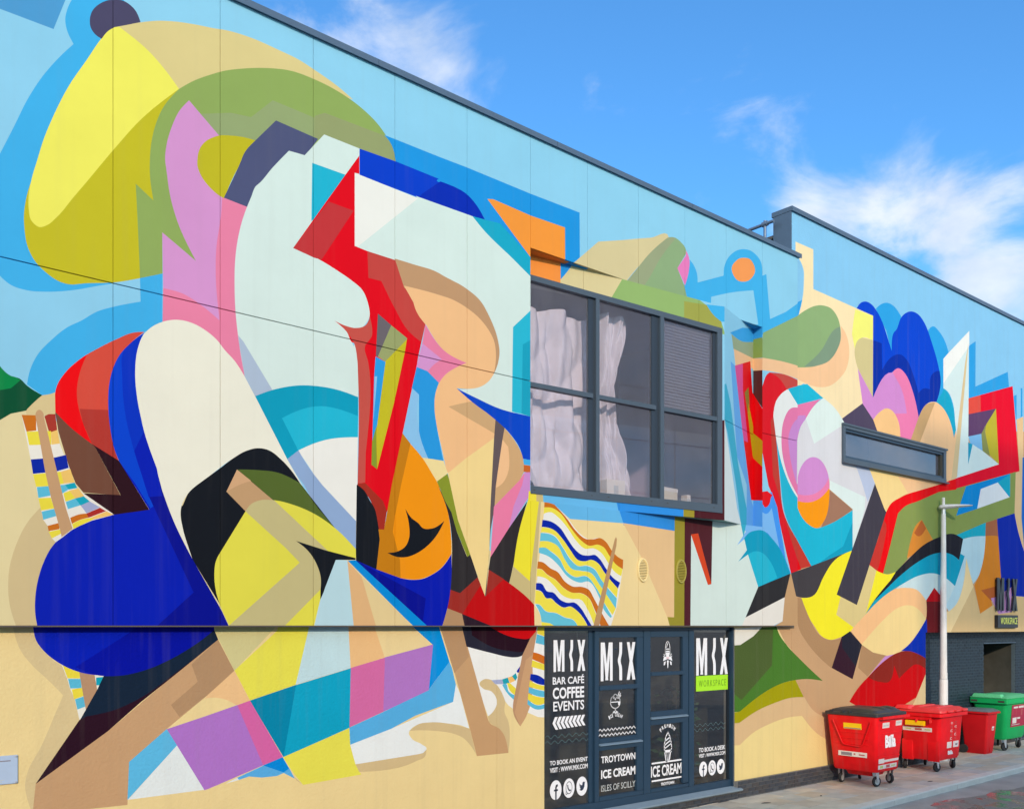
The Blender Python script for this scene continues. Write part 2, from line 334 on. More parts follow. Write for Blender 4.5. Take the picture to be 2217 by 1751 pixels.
# ------------------------------------------------------------------ the mural: outlines in metres on each wall plane
MURAL = """
U 236,220,168 2.075,5.490 10.352,4.143 10.352,3.114 2.075,3.176
U 80,160,215 2.234,9.810 2.935,10.112 2.789,9.665 2.234,9.665
U 66,182,240 3.001,10.117 2.973,10.058 2.930,9.946~ 2.906,9.796~ 2.930,9.689~ 2.990,9.585 2.859,9.405~ 2.687,9.132~ 2.529,8.811~ 2.406,8.496~ 2.254,8.120 2.254,6.924 2.375,6.835~ 2.529,6.814~ 2.719,6.842~ 3.012,6.930~ 3.236,7.023~ 3.420,7.096 3.236,9.099 3.420,9.948 3.526,10.282 3.467,10.317
U 66,182,240 3.698,7.222 3.953,7.331 3.953,6.778 3.753,6.621 3.351,6.337 3.012,6.097 2.815,5.784 2.799,5.712~ 2.676,5.734 2.529,5.824 2.556,5.971~ 2.624,6.143~ 2.772,6.344~ 2.924,6.504~ 3.068,6.607~ 3.236,6.743~ 3.420,6.837~ 3.704,6.954
U 228,209,144 3.409,9.943 3.704,10.113 3.887,10.206~ 4.074,10.277~ 4.329,10.346~ 4.592,10.403~ 4.662,10.422~ 5.033,10.471~ 5.391,10.465~ 5.688,10.448~ 5.894,10.405~ 6.232,10.318~ 6.466,10.226 5.894,10.194 5.174,9.863 4.137,9.423
U 150,176,95 4.143,9.520 4.329,9.689~ 4.526,9.831~ 4.662,9.920~ 4.963,10.070~ 5.246,10.181~ 5.583,10.271~ 5.886,10.284~ 6.232,10.255~ 6.590,10.162~ 6.859,10.024~ 7.031,9.862~ 7.188,9.614 6.557,9.576 5.764,9.238 5.103,9.200 4.592,8.433 4.349,7.570 3.949,7.747 3.953,7.331 3.698,7.218 3.668,7.917~ 3.650,8.272 3.848,8.140 3.807,8.449~ 3.807,8.565~ 3.820,8.754~ 3.863,8.978~ 3.949,9.219~
U 155,172,118 4.394,9.318 4.775,9.464 5.033,9.501 5.318,9.808 5.894,9.792 5.894,9.501 5.362,9.554 5.075,9.191 4.621,9.106
U 155,165,112 5.894,9.813 6.042,9.906 6.927,9.915 7.031,9.862~ 7.185,9.613 6.026,9.600 5.894,9.487
U 205,195,36 4.143,9.520 3.949,9.219~ 3.863,8.978~ 3.820,8.754~ 3.807,8.565~ 3.807,8.449~ 3.848,8.140 3.650,8.272 3.668,7.917~ 3.698,7.218 3.420,7.105~ 3.123,7.026~ 2.924,6.972~ 2.837,6.983~ 2.719,7.042~ 2.613,7.131~ 2.540,7.260~ 2.504,7.456~ 2.500,7.614~ 2.519,7.767~ 2.582,8.014 3.236,8.623
U 250,243,100 3.409,9.937 3.467,9.967 3.801,9.820~ 3.974,9.688~ 4.143,9.520 3.704,9.011~ 3.420,8.594~ 3.101,8.097~ 2.990,7.927~ 2.815,7.656~ 2.719,7.548~ 2.645,7.511~ 2.582,7.545~ 2.545,7.683~ 2.545,7.809~ 2.582,8.036~ 2.624,8.198~ 2.687,8.442~ 2.794,8.755~ 2.946,9.123~ 3.123,9.461~ 3.282,9.766~ 3.351,9.878~
U 78,74,105 3.157,9.900~ 3.180,10.016~ 3.259,10.133~ 3.397,10.239~ 3.526,10.276~ 3.633,10.236~ 3.704,10.115 3.561,10.027~ 3.420,9.942 3.351,9.872~ 3.282,9.758 3.214,9.780~ 3.168,9.833~
U 242,135,170 3.959,7.190 3.953,6.772 4.124,6.826~ 4.460,6.768~ 4.488,6.749~ 4.668,6.616~ 4.825,6.476~ 4.956,6.308 4.880,6.689~ 4.838,7.092~ 4.827,7.391~ 4.832,7.653~ 4.859,7.909~ 4.928,8.216~ 4.984,8.393 4.689,8.416 4.566,8.387 4.434,7.747 4.303,7.257
U 222,155,212 4.261,9.430 4.626,9.140 4.673,8.968 4.666,8.416 4.653,8.218~ 4.592,7.788~ 4.586,7.425~ 4.633,6.935 4.394,7.074~ 4.201,7.151~ 3.959,7.165 3.949,7.803 4.345,7.572 4.137,7.947~ 4.049,8.211~ 3.992,8.568~ 3.984,8.621~ 3.999,8.825~ 4.061,9.058~ 4.137,9.247~
U 200,190,35 4.621,9.138~ 4.784,9.192~ 4.935,9.224~ 5.096,9.235 4.942,8.976~ 4.804,8.697~ 4.691,8.410 4.660,8.414~ 4.526,8.478~ 4.420,8.574~ 4.362,8.696~ 4.362,8.778~ 4.388,8.902~ 4.460,9.015~ 4.566,9.104~
U 82,88,125 5.085,9.230 5.362,9.574 5.948,9.537 5.756,9.249 5.538,9.227 5.318,8.948~ 5.146,8.711~ 5.132,8.698~ 5.061,8.531~ 4.991,8.389 4.686,8.415 4.797,8.670~ 4.900,8.918~ 4.935,9.013~
U 222,240,233 5.538,9.254 5.756,9.267 6.034,9.624 6.560,9.613 6.560,9.233 6.312,8.938 6.393,8.108 6.690,7.821 6.723,7.612 6.715,7.422~ 6.557,7.202 6.393,7.112 6.474,6.974 6.491,7.025~ 6.548,6.606 6.537,6.289 6.532,5.772 5.516,5.371 5.082,6.091 4.949,6.327 4.880,6.689~ 4.859,6.842~ 4.832,7.091~ 4.821,7.389~ 4.825,7.652~ 4.852,7.907~ 4.921,8.214~ 5.033,8.523~ 5.106,8.690~ 5.118,8.702~ 5.318,8.975~
U 180,197,218 4.866,6.804 4.935,6.739 5.318,6.208 5.085,6.091 4.949,6.320 4.880,6.689
U 8,163,196 5.085,6.101 5.318,6.215~ 5.523,6.289~ 5.718,6.338~ 5.902,6.360~ 6.232,6.362~ 6.540,6.315 6.540,6.046 6.532,5.786 5.658,5.489 5.516,5.375
U 34,190,220 5.442,5.883 5.613,5.982~ 5.794,6.064~ 5.995,6.115~ 6.232,6.115~ 6.540,6.063 6.532,5.778 6.312,5.751~ 6.120,5.708~ 5.886,5.620~ 5.670,5.500
U 247,246,238 5.665,5.504 5.886,5.620~ 6.120,5.708~ 6.312,5.751~ 6.535,5.784 6.524,4.843 6.507,4.653 6.010,5.099 5.894,5.219
U 150,178,218 5.513,5.377 5.670,5.507 5.764,5.371~ 5.894,5.219 6.010,5.099 6.507,4.672 6.504,4.288 6.264,4.459 5.886,4.859 5.749,5.074 5.643,5.194
U 32,186,216 5.863,9.204 6.344,9.200 6.393,9.204 6.089,8.733 5.894,8.497 5.852,8.458
U 235,0,24 6.557,9.519 6.557,9.275 6.487,9.269 6.487,8.304 6.681,8.289 7.127,8.292 7.420,7.990 7.624,7.508 7.620,7.500 7.556,7.246 7.501,7.024 7.474,6.877 7.330,6.292 7.109,5.374 7.005,4.881 6.962,4.751 6.927,4.573 6.859,4.583 6.791,4.840~ 6.673,5.033~ 6.537,5.135 6.532,5.170 6.537,6.604~ 6.524,6.817~ 6.474,7.022~ 6.466,7.020~ 6.368,7.143~ 6.184,7.254 6.360,7.220~ 6.507,7.224~ 6.656,7.294~ 6.715,7.422~ 6.690,7.590~ 6.606,7.745~ 6.442,7.835~ 6.232,7.913~ 5.917,8.004~ 5.595,8.046 6.344,9.196
U 203,55,58 6.097,8.777 6.471,8.764 5.995,7.998 5.894,7.998 5.595,8.046
U 205,72,65 6.681,8.289 7.127,8.295 7.277,7.957~ 7.420,7.765~ 7.624,7.508 7.556,7.242 7.510,7.259~ 7.330,7.358~ 7.100,7.636~ 6.901,7.936 6.698,7.932
U 208,86,75 6.184,7.254 6.360,7.220~ 6.507,7.224~ 6.656,7.294~ 6.718,7.423 6.757,7.243~ 6.757,7.193~ 6.640,6.982~ 6.690,6.818~ 6.715,6.678~ 6.707,6.026 6.656,5.586 6.648,5.196 6.529,5.167 6.537,6.604~ 6.524,6.817~ 6.474,7.022~ 6.368,7.144~ 6.248,7.233
U 172,48,32 6.529,5.170 6.648,5.189 6.927,4.974 6.987,4.841 6.944,4.586 6.859,4.580 6.791,4.840~ 6.673,5.033~ 6.529,5.142
U 20,24,32 6.524,5.155 6.640,5.080~ 6.723,4.957~ 6.782,4.883~ 6.845,4.670~ 6.874,4.453~ 6.864,4.190~ 6.828,4.043 6.507,4.152 6.504,4.288 6.517,5.148
U 112,104,110 6.845,7.486 7.060,7.373 6.845,6.904 6.813,6.913
U 160,168,110 7.057,7.372 7.312,7.250 7.316,7.232 6.962,6.861 6.845,6.907
U 205,195,36 7.312,7.231 7.277,7.043 7.100,6.317 6.833,5.393 6.818,5.896 6.958,6.860
U 45,162,235 6.808,6.903 6.965,6.859 6.828,5.955 6.757,5.743 6.787,6.647
U 150,205,242 6.793,6.633 6.833,6.640 6.816,6.448 6.774,6.035
U 140,160,50 6.825,5.984 6.820,5.823 6.830,5.395 6.744,5.444 6.755,5.757
U 30,155,232 6.944,9.921 7.135,9.923 7.852,9.918 8.366,9.922 9.581,9.902 10.627,9.908 10.634,9.063 9.581,8.739 9.017,9.249 8.445,9.219 8.112,9.545 7.135,9.586 7.031,9.862~
U 0,64,208 6.560,9.613 7.144,9.623 7.852,9.605 7.827,9.586~ 8.112,9.576~ 8.346,9.536~ 8.525,9.431~ 8.687,9.257 8.445,9.232 7.459,9.238 6.557,9.261 6.560,9.273
U 0,45,185 7.547,9.279 7.549,9.295 7.880,9.577 8.112,9.573~ 8.346,9.536~ 8.525,9.431~ 8.687,9.257 8.445,9.232 7.459,9.238
U 222,240,233 6.487,9.269 7.492,9.228 7.459,9.248 8.465,9.244 8.606,9.137~ 9.229,8.817~ 9.581,8.639 9.581,8.117 9.229,7.772 9.240,6.510 9.576,6.426 8.525,6.564 8.170,6.673 8.406,6.726~ 8.606,6.790~ 8.768,6.905~ 8.851,7.023~ 8.809,7.440 8.606,7.947~ 7.921,8.183~ 7.852,8.243 7.118,8.275 6.681,8.285 6.487,8.304
U 247,246,238 6.487,9.269 7.501,9.228 6.537,8.309 6.487,8.304
U 24,174,206 8.455,9.245 8.707,9.260 8.975,9.282 9.581,8.921 9.590,8.631 9.229,8.817~ 8.606,9.137~
U 255,158,60 8.734,9.577 8.851,9.604 9.581,9.568 10.305,9.581 10.310,8.915 9.581,8.739 9.581,8.929 9.123,9.277~
U 200,156,115 7.114,8.293 7.420,8.290~ 7.852,8.274~ 7.921,8.257~ 8.346,8.165~ 8.606,8.042~ 8.768,7.855~ 8.934,7.535~ 8.965,7.373~ 8.934,7.190~ 8.855,7.015 8.809,7.200 8.606,7.709 7.459,7.849 7.268,7.933
U 252,198,142 7.264,7.959 7.852,7.965~ 8.093,7.952~ 8.346,7.891~ 8.606,7.773~ 8.809,7.591~ 8.851,7.528~ 8.896,7.328~ 8.855,7.018 8.768,6.905~ 8.606,6.790~ 8.406,6.726~ 8.170,6.696 8.892,6.347 8.882,6.072 8.327,5.696 7.997,5.451 7.902,5.809~ 7.818,6.104~ 7.780,6.328~ 7.790,6.543~ 7.855,6.722~ 7.959,6.847~ 8.190,7.010~ 8.346,7.093 7.921,7.209~ 7.641,7.489 7.459,7.669~ 7.420,7.765
U 242,134,170 7.623,7.501 7.921,7.209~ 8.346,7.093 8.190,7.010~ 7.959,6.847~ 7.852,6.716 7.641,6.842 7.468,6.868 7.568,7.233
U 222,155,212 7.571,7.226 7.906,7.065 7.762,6.958~ 7.660,6.846 7.468,6.871
U 42,158,230 7.474,6.880 7.660,6.852 7.855,6.722 7.790,6.543~ 7.780,6.328~ 7.818,6.104~ 7.936,5.623 7.669,5.626 7.513,5.927 7.513,6.500 7.393,6.570
U 145,202,242 7.402,6.572 7.509,6.506 7.486,6.210~ 7.531,5.930~ 7.674,5.624 7.568,5.630 7.574,5.621 7.241,5.922
U 250,228,162 7.571,5.628 7.568,5.633 7.936,5.629 8.011,5.460 7.814,5.317
U 252,155,10 7.366,5.804 7.574,5.626~ 7.750,5.410~ 7.818,5.325~ 7.902,5.158~ 8.016,4.890~ 8.064,4.631~ 8.074,4.315 7.902,4.115~ 7.697,3.992~ 7.459,3.929~ 7.420,3.928~ 7.197,3.943 7.197,4.190 7.083,4.568 7.109,4.762 7.215,5.215 7.188,5.204
U 205,130,15 7.241,5.929 7.371,5.804 7.215,5.207 7.113,4.762 7.083,4.568 7.200,4.190 7.209,3.939 6.821,4.043 6.874,4.453 6.855,4.586 6.944,4.589 7.065,5.200 7.109,5.374
U 20,24,32 7.285,4.901 7.348,4.675~ 7.351,4.511~ 7.294,4.388~ 7.170,4.308~ 6.996,4.277 7.135,4.232~ 7.294,4.232~ 7.474,4.293~ 7.657,4.408~ 7.808,4.554~ 7.950,4.778 7.734,4.656~ 7.568,4.657~ 7.510,4.709~ 7.384,4.782~
U 48,44,46 7.836,5.274 8.074,4.910 8.170,4.638 8.356,4.286 8.415,4.323 8.555,3.998 8.229,3.757 8.051,3.799 8.083,4.215~ 8.074,4.601~ 8.016,4.890~
U 142,155,45 7.821,5.325 8.005,5.454 8.190,4.976 8.419,4.324 8.362,4.286 8.170,4.638 8.074,4.910 7.959,5.062
U 252,222,150 8.011,5.460 8.327,5.704 8.878,6.084 8.855,5.908 8.793,5.024 8.772,4.325 8.691,3.721 8.190,4.810
U 215,174,125 8.022,6.410 8.170,6.463~ 8.435,6.547 8.892,6.351 8.867,6.138
U 218,175,125 9.049,6.255 9.229,6.116~ 9.358,5.969~ 9.445,5.782~ 9.445,5.630 9.358,5.485 8.855,5.055 8.882,5.349 8.902,5.528 9.017,6.073
U 252,200,148 9.024,6.066 9.133,5.974 9.123,5.567~ 9.017,5.411~ 8.898,5.335 8.944,5.693
U 104,90,92 8.888,6.351 9.063,6.252 9.017,6.041 8.892,5.366 8.867,5.030 8.793,4.694 8.711,3.721 8.687,3.721 8.768,4.325 8.789,5.024 8.861,6.086
U 0,72,205 8.166,6.695 8.525,6.611~ 8.975,6.520~ 9.208,6.502 9.576,6.492 9.576,5.826 9.430,5.826 9.358,5.985~ 9.186,6.160~ 8.809,6.383~ 8.445,6.544~
U 70,180,240 9.430,5.821 9.576,5.829 9.576,5.743 9.445,5.745
U 210,105,42 9.445,5.739 9.576,5.738 9.576,5.630 9.440,5.629
U 42,190,218 9.229,7.789 9.590,8.124 9.576,6.492 9.390,6.509 9.208,6.510 9.218,7.192
U 25,168,198 9.423,7.565 9.581,7.665 9.581,6.490 9.397,6.508
U 246,132,172 9.456,5.624 9.358,5.493 8.857,5.055 8.789,4.294 9.144,4.749~ 9.240,5.089 9.445,5.452
U 216,148,212 9.462,5.622 9.576,5.640 9.568,5.282 9.467,5.158 9.144,4.741 9.240,5.089 9.412,5.432
U 50,44,46 9.550,5.231 9.521,5.204 9.358,4.730~ 9.229,4.183~ 9.154,3.928 9.017,3.978 8.754,4.113 8.789,4.297 9.144,4.749
U 250,236,55 9.543,5.346 9.698,5.356 9.759,5.207 9.587,4.132 9.565,3.970 9.235,4.180 9.336,4.680~ 9.532,5.213
U 212,193,135 9.698,5.356 9.833,5.355 9.883,5.193 9.833,4.929 9.698,3.952 9.665,3.599 9.150,3.925 9.235,4.184 9.565,3.970 9.587,4.132 9.754,5.207
U 202,6,10 8.051,3.804 8.229,3.758 8.551,3.998 8.691,3.721 8.707,3.729 8.758,4.117 9.154,3.928 9.445,3.764~ 9.665,3.599~ 9.754,3.500~ 9.799,3.369~ 9.799,3.202 8.789,3.206 8.268,3.458 7.997,3.537
U 165,46,36 8.051,3.804 8.229,3.758 8.551,3.998 8.610,3.889 8.268,3.455 7.997,3.537
U 165,46,36 8.758,4.117 9.049,3.987 8.707,3.729
U 188,148,108 7.994,3.540 8.272,3.458 8.331,3.208 7.893,3.209
U 45,26,40 8.264,3.461 8.809,3.286 8.809,3.206 8.331,3.208
U 0,25,182 6.499,4.155 6.821,4.047 7.206,3.942 7.420,3.925~ 7.602,3.951~ 7.697,3.989~ 7.902,4.111~ 8.076,4.315 8.074,3.982~ 8.036,3.672~ 7.902,3.255 7.685,3.256
U 0,10,150 6.499,4.155 7.629,3.672 7.565,3.256 7.685,3.256
U 0,145,225 6.381,4.145 6.499,4.155 7.694,3.256 7.447,3.256
U 238,213,155 6.590,3.943 7.456,3.256 6.825,3.257
U 234,187,132 6.373,4.146 6.593,3.940 6.825,3.257 6.468,3.258
U 192,226,235 6.204,4.149 6.376,4.149 6.474,3.258 5.886,3.259 5.979,3.634
U 20,24,32 4.488,5.049 4.662,5.190 4.797,5.303~ 4.963,5.414~ 5.132,5.470~ 5.260,5.462~ 5.435,5.362~ 5.583,5.228~ 5.688,5.099 5.886,4.886 6.499,4.231 6.499,4.159 6.204,4.146 6.049,3.782 6.026,3.719 5.979,3.625 5.886,3.286 4.756,3.286 4.662,3.481 4.660,3.507 4.297,4.073 4.265,4.173~ 4.188,4.421~ 4.162,4.608~ 4.175,4.697 4.175,4.690~ 4.252,4.836~ 4.434,5.005~
U 88,108,45 4.859,5.179 5.103,5.198~ 5.391,5.195~ 5.688,5.095 5.948,4.797 6.200,4.551 5.894,4.714 5.613,4.802 5.333,4.844 5.304,4.863
U 202,162,118 4.852,5.178 5.336,4.839 5.336,4.847 5.118,4.819~ 5.033,4.772~ 4.963,4.680 4.718,4.898
U 220,174,130 4.852,5.178 5.033,5.058 4.921,5.014~ 4.763,4.927 4.718,4.897
U 236,228,80 4.960,4.680 5.033,4.774~ 5.118,4.821~ 5.318,4.848~ 5.613,4.809~ 5.894,4.721~ 6.200,4.554~ 6.504,4.302 6.504,4.182 6.073,4.259 5.635,4.360 5.809,4.238~ 5.933,4.064~ 5.984,3.913~ 5.982,3.774 5.979,3.625 5.879,3.259 4.770,3.260 4.662,3.481~ 4.594,3.674~ 4.568,3.892~ 4.588,4.060~ 4.655,4.186
U 206,194,138 4.960,4.680 5.033,4.774~ 5.118,4.821~ 5.336,4.847 6.089,4.257 6.073,4.259 5.635,4.360 5.809,4.238~ 5.933,4.064~ 5.984,3.913~ 5.982,3.756 5.450,3.259 4.716,3.261 5.688,4.088 5.494,4.263
U 236,220,168 2.254,5.399 2.334,5.472~ 2.395,5.537~ 2.457,5.555~ 2.529,5.553 2.603,5.499 2.799,5.539 3.012,4.830 3.409,4.521 2.902,4.103 2.629,3.264 2.254,3.264
U 219,197,148 2.666,4.550 2.529,4.368~ 2.426,4.135~ 2.365,3.906~ 2.350,3.714~ 2.370,3.478~ 2.421,3.298 2.428,3.259 2.634,3.258 2.608,3.424~ 2.608,3.573~ 2.687,3.954 2.810,4.185
U 246,243,224 3.741,6.594 3.826,6.690~ 3.949,6.775~ 4.124,6.836~ 4.290,6.836~ 4.460,6.781~ 4.646,6.650~ 4.668,6.623~ 4.825,6.482~ 4.949,6.320 5.085,6.098 5.516,5.375 5.733,5.052 5.886,4.886 5.688,5.102~ 5.583,5.228~ 5.435,5.362~ 5.260,5.462~ 5.132,5.470~ 4.963,5.414~ 4.797,5.303~ 4.488,5.049~ 4.434,5.005~ 4.252,4.836~ 4.175,4.690~ 4.162,4.608~ 4.188,4.421~ 4.265,4.173~ 4.301,4.073 4.074,4.501 3.924,4.863 3.789,5.299 3.717,5.547~ 3.656,5.844~ 3.633,6.146~ 3.656,6.394~
U 0,30,186 3.747,6.614 3.609,6.482~ 3.467,6.298~ 3.397,6.129~ 3.362,5.967~ 3.351,5.737~ 3.374,5.465~ 3.420,5.242~ 3.467,5.125 3.801,4.611 3.409,4.523 3.180,4.443~ 3.012,4.349~ 2.870,4.246~ 2.772,4.131~ 2.687,3.954~ 2.634,3.768~ 2.608,3.573~ 2.608,3.424~ 2.626,3.298 2.629,3.264 4.761,3.260 4.660,3.468 4.297,4.079 4.074,4.514~ 3.949,4.840~ 3.801,5.300~ 3.729,5.549~ 3.668,5.846~ 3.644,6.148~ 3.668,6.396~ 3.717,6.552~
U 0,70,216 3.747,6.614 3.609,6.482~ 3.467,6.298~ 3.397,6.129~ 3.362,5.967~ 3.351,5.737~ 3.374,5.465~ 3.420,5.242~ 3.467,5.125 3.644,4.891 3.814,4.626 3.850,4.651 3.633,5.255~ 3.538,5.644~ 3.502,6.063~ 3.520,6.368~ 3.609,6.482
U 0,52,200 3.747,6.614 3.609,6.482 3.520,6.368~ 3.502,6.063~ 3.538,5.644~ 3.633,5.255 3.741,5.489 3.729,5.549~ 3.668,5.846~ 3.644,6.148~ 3.668,6.396~ 3.717,6.552~
U 0,12,150 3.795,4.764 4.316,3.680 3.863,3.262 4.761,3.260 4.660,3.468 4.297,4.079 4.074,4.514~ 3.949,4.840 3.875,5.111 3.741,5.477 3.644,5.232
U 0,30,186 3.741,5.489 3.814,5.277 3.887,5.088 3.949,4.778 3.795,4.752 3.633,5.255
U 224,80,62 3.747,6.620 3.633,6.591~ 3.432,6.472~ 3.236,6.333~ 3.056,6.187~ 2.902,6.008~ 2.821,5.855~ 2.799,5.712~ 2.805,5.574 3.012,5.381 3.180,5.276 3.467,5.122 3.420,5.242~ 3.374,5.465~ 3.351,5.737~ 3.362,5.967~ 3.397,6.129~ 3.467,6.298~ 3.609,6.482~
U 188,58,48 3.051,5.645 3.351,5.677 3.374,5.465~ 3.420,5.242~ 3.467,5.122 3.180,5.279 3.090,5.486
U 250,0,10 3.129,6.250 3.012,6.138~ 2.902,6.008~ 2.821,5.855~ 2.799,5.712~ 2.805,5.574 2.946,5.443~ 3.180,5.279 3.079,5.520~ 3.023,5.806~ 3.056,6.046~
U 120,76,58 2.803,5.580 2.946,5.443~ 3.180,5.279 3.214,5.247 3.485,4.742 3.090,4.740 3.012,4.830 2.946,4.999 2.837,5.370
U 46,14,26 3.180,5.279 3.467,5.127 3.801,4.608 3.409,4.521 3.090,4.732 3.485,4.747 3.214,5.247
U 0,82,50 2.254,5.997 2.375,5.889~ 2.457,5.875~ 2.529,5.813~ 2.679,5.734 2.613,5.666~ 2.529,5.551 2.375,5.495 2.254,5.399
U 0,140,72 2.254,5.997 2.375,5.889~ 2.426,5.881~ 2.467,5.859 2.375,5.760 2.254,5.718
U 226,204,150 2.676,5.734 2.751,5.757 2.803,5.785 2.807,5.540 2.529,5.489 2.519,5.538 2.529,5.563 2.613,5.666~
U 245,240,228 2.478,5.498 2.613,5.512 2.740,5.346 2.826,5.386 2.848,5.244 2.946,4.999 3.018,4.783 3.090,4.732 3.415,4.524 3.180,4.441 2.990,4.342 2.880,4.241 2.810,4.183 2.772,4.223 2.730,4.353 2.687,4.414 2.639,4.645
U 212,116,28 2.478,5.498 2.618,5.513 2.618,5.352 2.524,5.329
U 176,58,45 2.698,5.515 2.740,5.544 2.807,5.554 2.824,5.386 2.746,5.344
U 245,228,70 2.524,5.329 2.762,5.366 2.767,5.222 2.550,5.190
U 250,205,112 2.762,5.354 2.826,5.386 2.850,5.244 2.770,5.222
U 0,38,168 2.566,5.041 2.794,5.086 2.913,5.129 2.941,4.992 2.815,4.940 2.587,4.891
U 245,228,70 2.587,4.886 2.859,4.943 2.891,4.818 2.794,4.785 2.618,4.757
U 250,205,112 2.859,4.943 2.957,4.982 3.001,4.840 2.891,4.818
U 95,196,226 2.624,4.755 2.902,4.807 2.946,4.765 2.880,4.712 2.639,4.642
U 20,172,196 2.902,4.807 3.001,4.840 3.029,4.784 2.941,4.758
U 245,228,70 2.639,4.639 2.762,4.656 2.794,4.543 2.666,4.510
U 245,228,70 2.886,4.713 2.957,4.751 3.012,4.672 2.908,4.625
U 250,205,112 2.946,4.748 3.036,4.780 3.101,4.701 3.007,4.669
U 95,196,226 2.671,4.499 2.799,4.540 2.815,4.463 2.687,4.414
U 95,196,226 2.911,4.622 3.007,4.669 3.062,4.600 2.933,4.546
U 20,172,196 3.007,4.669 3.095,4.700 3.157,4.649 3.062,4.597
U 170,178,215 3.062,4.597 3.157,4.649 3.265,4.592 3.123,4.516
U 212,116,28 2.730,4.353 2.842,4.392 2.848,4.326 2.740,4.296
U 212,116,28 2.955,4.454 3.056,4.501~ 3.123,4.514 3.146,4.470 3.056,4.440~ 2.973,4.390
U 180,46,40 3.123,4.514 3.265,4.589 3.328,4.556 3.146,4.470
U 245,228,70 2.740,4.290 2.853,4.323 2.870,4.281 2.772,4.221
U 245,228,70 2.973,4.387 3.056,4.438~ 3.157,4.468 3.236,4.477 2.990,4.339
U 252,205,112 3.157,4.469 3.334,4.554 3.409,4.523 3.202,4.457
U 206,163,120 2.613,5.489 2.618,5.547~ 2.650,5.577~ 2.682,5.556~ 2.692,5.512 2.730,5.344 2.913,4.554 2.981,4.339 2.870,4.243 2.853,4.321 2.762,4.662 2.708,4.915
U 250,224,162 9.799,5.211 12.969,5.307 12.969,3.228 9.665,3.236 9.654,3.618
U 105,190,241 9.822,5.364 11.652,5.368 12.969,5.384 12.969,4.955 11.648,5.002 10.411,4.984 10.072,5.183 9.867,5.208
U 50,150,236 11.439,5.439 12.969,5.479 12.969,4.955 11.652,4.969 11.648,5.002
U 242,202,148 11.643,5.005 12.969,4.958 12.940,3.434 12.766,3.437 12.102,4.447
U 160,150,50 12.963,5.383 13.244,5.387 13.226,3.228 12.853,3.228 12.766,3.441 12.946,3.438
U 84,32,40 13.238,5.386 14.043,5.391 13.996,4.049 13.892,4.032 13.415,4.919 13.406,3.227 13.220,3.228
U 222,240,233 13.394,3.227 13.415,4.919 13.892,4.032 13.992,4.051 14.030,5.370 15.627,5.494 15.573,3.222
U 224,74,32 13.409,4.925 13.613,4.957 13.996,4.055 13.892,4.032
U 247,246,240 9.878,5.201 10.072,5.183 10.352,5.000~ 10.591,4.793~ 10.834,4.686~ 11.083,4.718~ 11.209,4.672~ 11.336,4.537~ 11.465,4.453~ 11.640,4.389 11.635,4.235 11.491,3.609 11.324,3.232 9.788,3.236 9.810,3.370 9.754,3.503~ 9.665,3.602
U 212,116,28 9.867,5.217 10.072,5.187 10.352,4.983~ 10.543,4.807~ 10.761,4.690~ 10.933,4.692~ 11.108,4.720~ 11.234,4.665~ 11.362,4.538~ 11.491,4.446~ 11.643,4.390 11.635,4.235 11.465,4.310~ 11.311,4.446~ 11.183,4.573~ 11.057,4.611~ 10.834,4.584~ 10.663,4.658~ 10.423,4.851~ 10.211,5.058~ 10.026,5.129~ 9.862,5.124
U 250,234,80 9.862,5.124 10.026,5.129~ 10.211,5.058~ 10.423,4.851~ 10.663,4.658~ 10.834,4.584~ 11.057,4.611~ 11.183,4.573~ 11.311,4.446~ 11.465,4.310~ 11.632,4.235 11.596,4.116 11.439,4.183~ 11.285,4.320~ 11.133,4.473~ 10.958,4.544~ 10.736,4.532~ 10.543,4.651~ 10.352,4.846~ 10.165,4.987~ 10.003,5.059~ 9.851,5.022
U 0,38,172 9.826,4.928 10.026,4.909~ 10.211,4.820~ 10.352,4.675~ 10.519,4.512~ 10.663,4.433~ 10.834,4.423~ 10.983,4.439~ 11.083,4.382~ 11.234,4.229~ 11.388,4.092~ 11.569,4.007 11.517,3.907 11.311,4.053~ 11.183,4.174~ 11.057,4.301~ 10.908,4.357~ 10.736,4.326~ 10.591,4.342~ 10.423,4.490~ 10.258,4.652~ 10.072,4.785~ 9.810,4.818
U 250,234,80 9.810,4.813 10.072,4.785~ 10.258,4.652~ 10.423,4.490~ 10.591,4.342~ 10.736,4.326~ 10.908,4.357~ 11.057,4.301~ 11.183,4.174~ 11.517,3.907 11.491,3.753 11.311,3.893~ 11.133,4.030~ 10.958,4.218~ 10.785,4.264~ 10.591,4.247~ 10.423,4.352~ 10.258,4.532~ 10.095,4.693~ 9.795,4.733
U 108,204,228 9.788,4.725 10.095,4.680~ 10.258,4.524~ 10.423,4.343~ 10.591,4.244~ 10.785,4.255~ 10.958,4.209~ 11.133,4.030~ 11.491,3.744 11.465,3.573 11.234,3.802~ 11.083,3.958~ 10.883,4.145~ 10.663,4.172~ 10.447,4.198~ 10.305,4.330~ 10.142,4.543~ 9.958,4.601~ 9.772,4.595
U 250,234,80 9.777,4.594 9.958,4.601~ 10.142,4.543~ 10.305,4.330~ 10.447,4.198~ 10.663,4.168~ 10.883,4.142~ 11.083,3.958~ 11.465,3.573 11.388,3.465 11.183,3.676~ 11.007,3.903~ 10.785,4.089~ 10.519,4.071~ 10.329,4.159~ 10.188,4.341~ 10.003,4.451~ 9.761,4.494
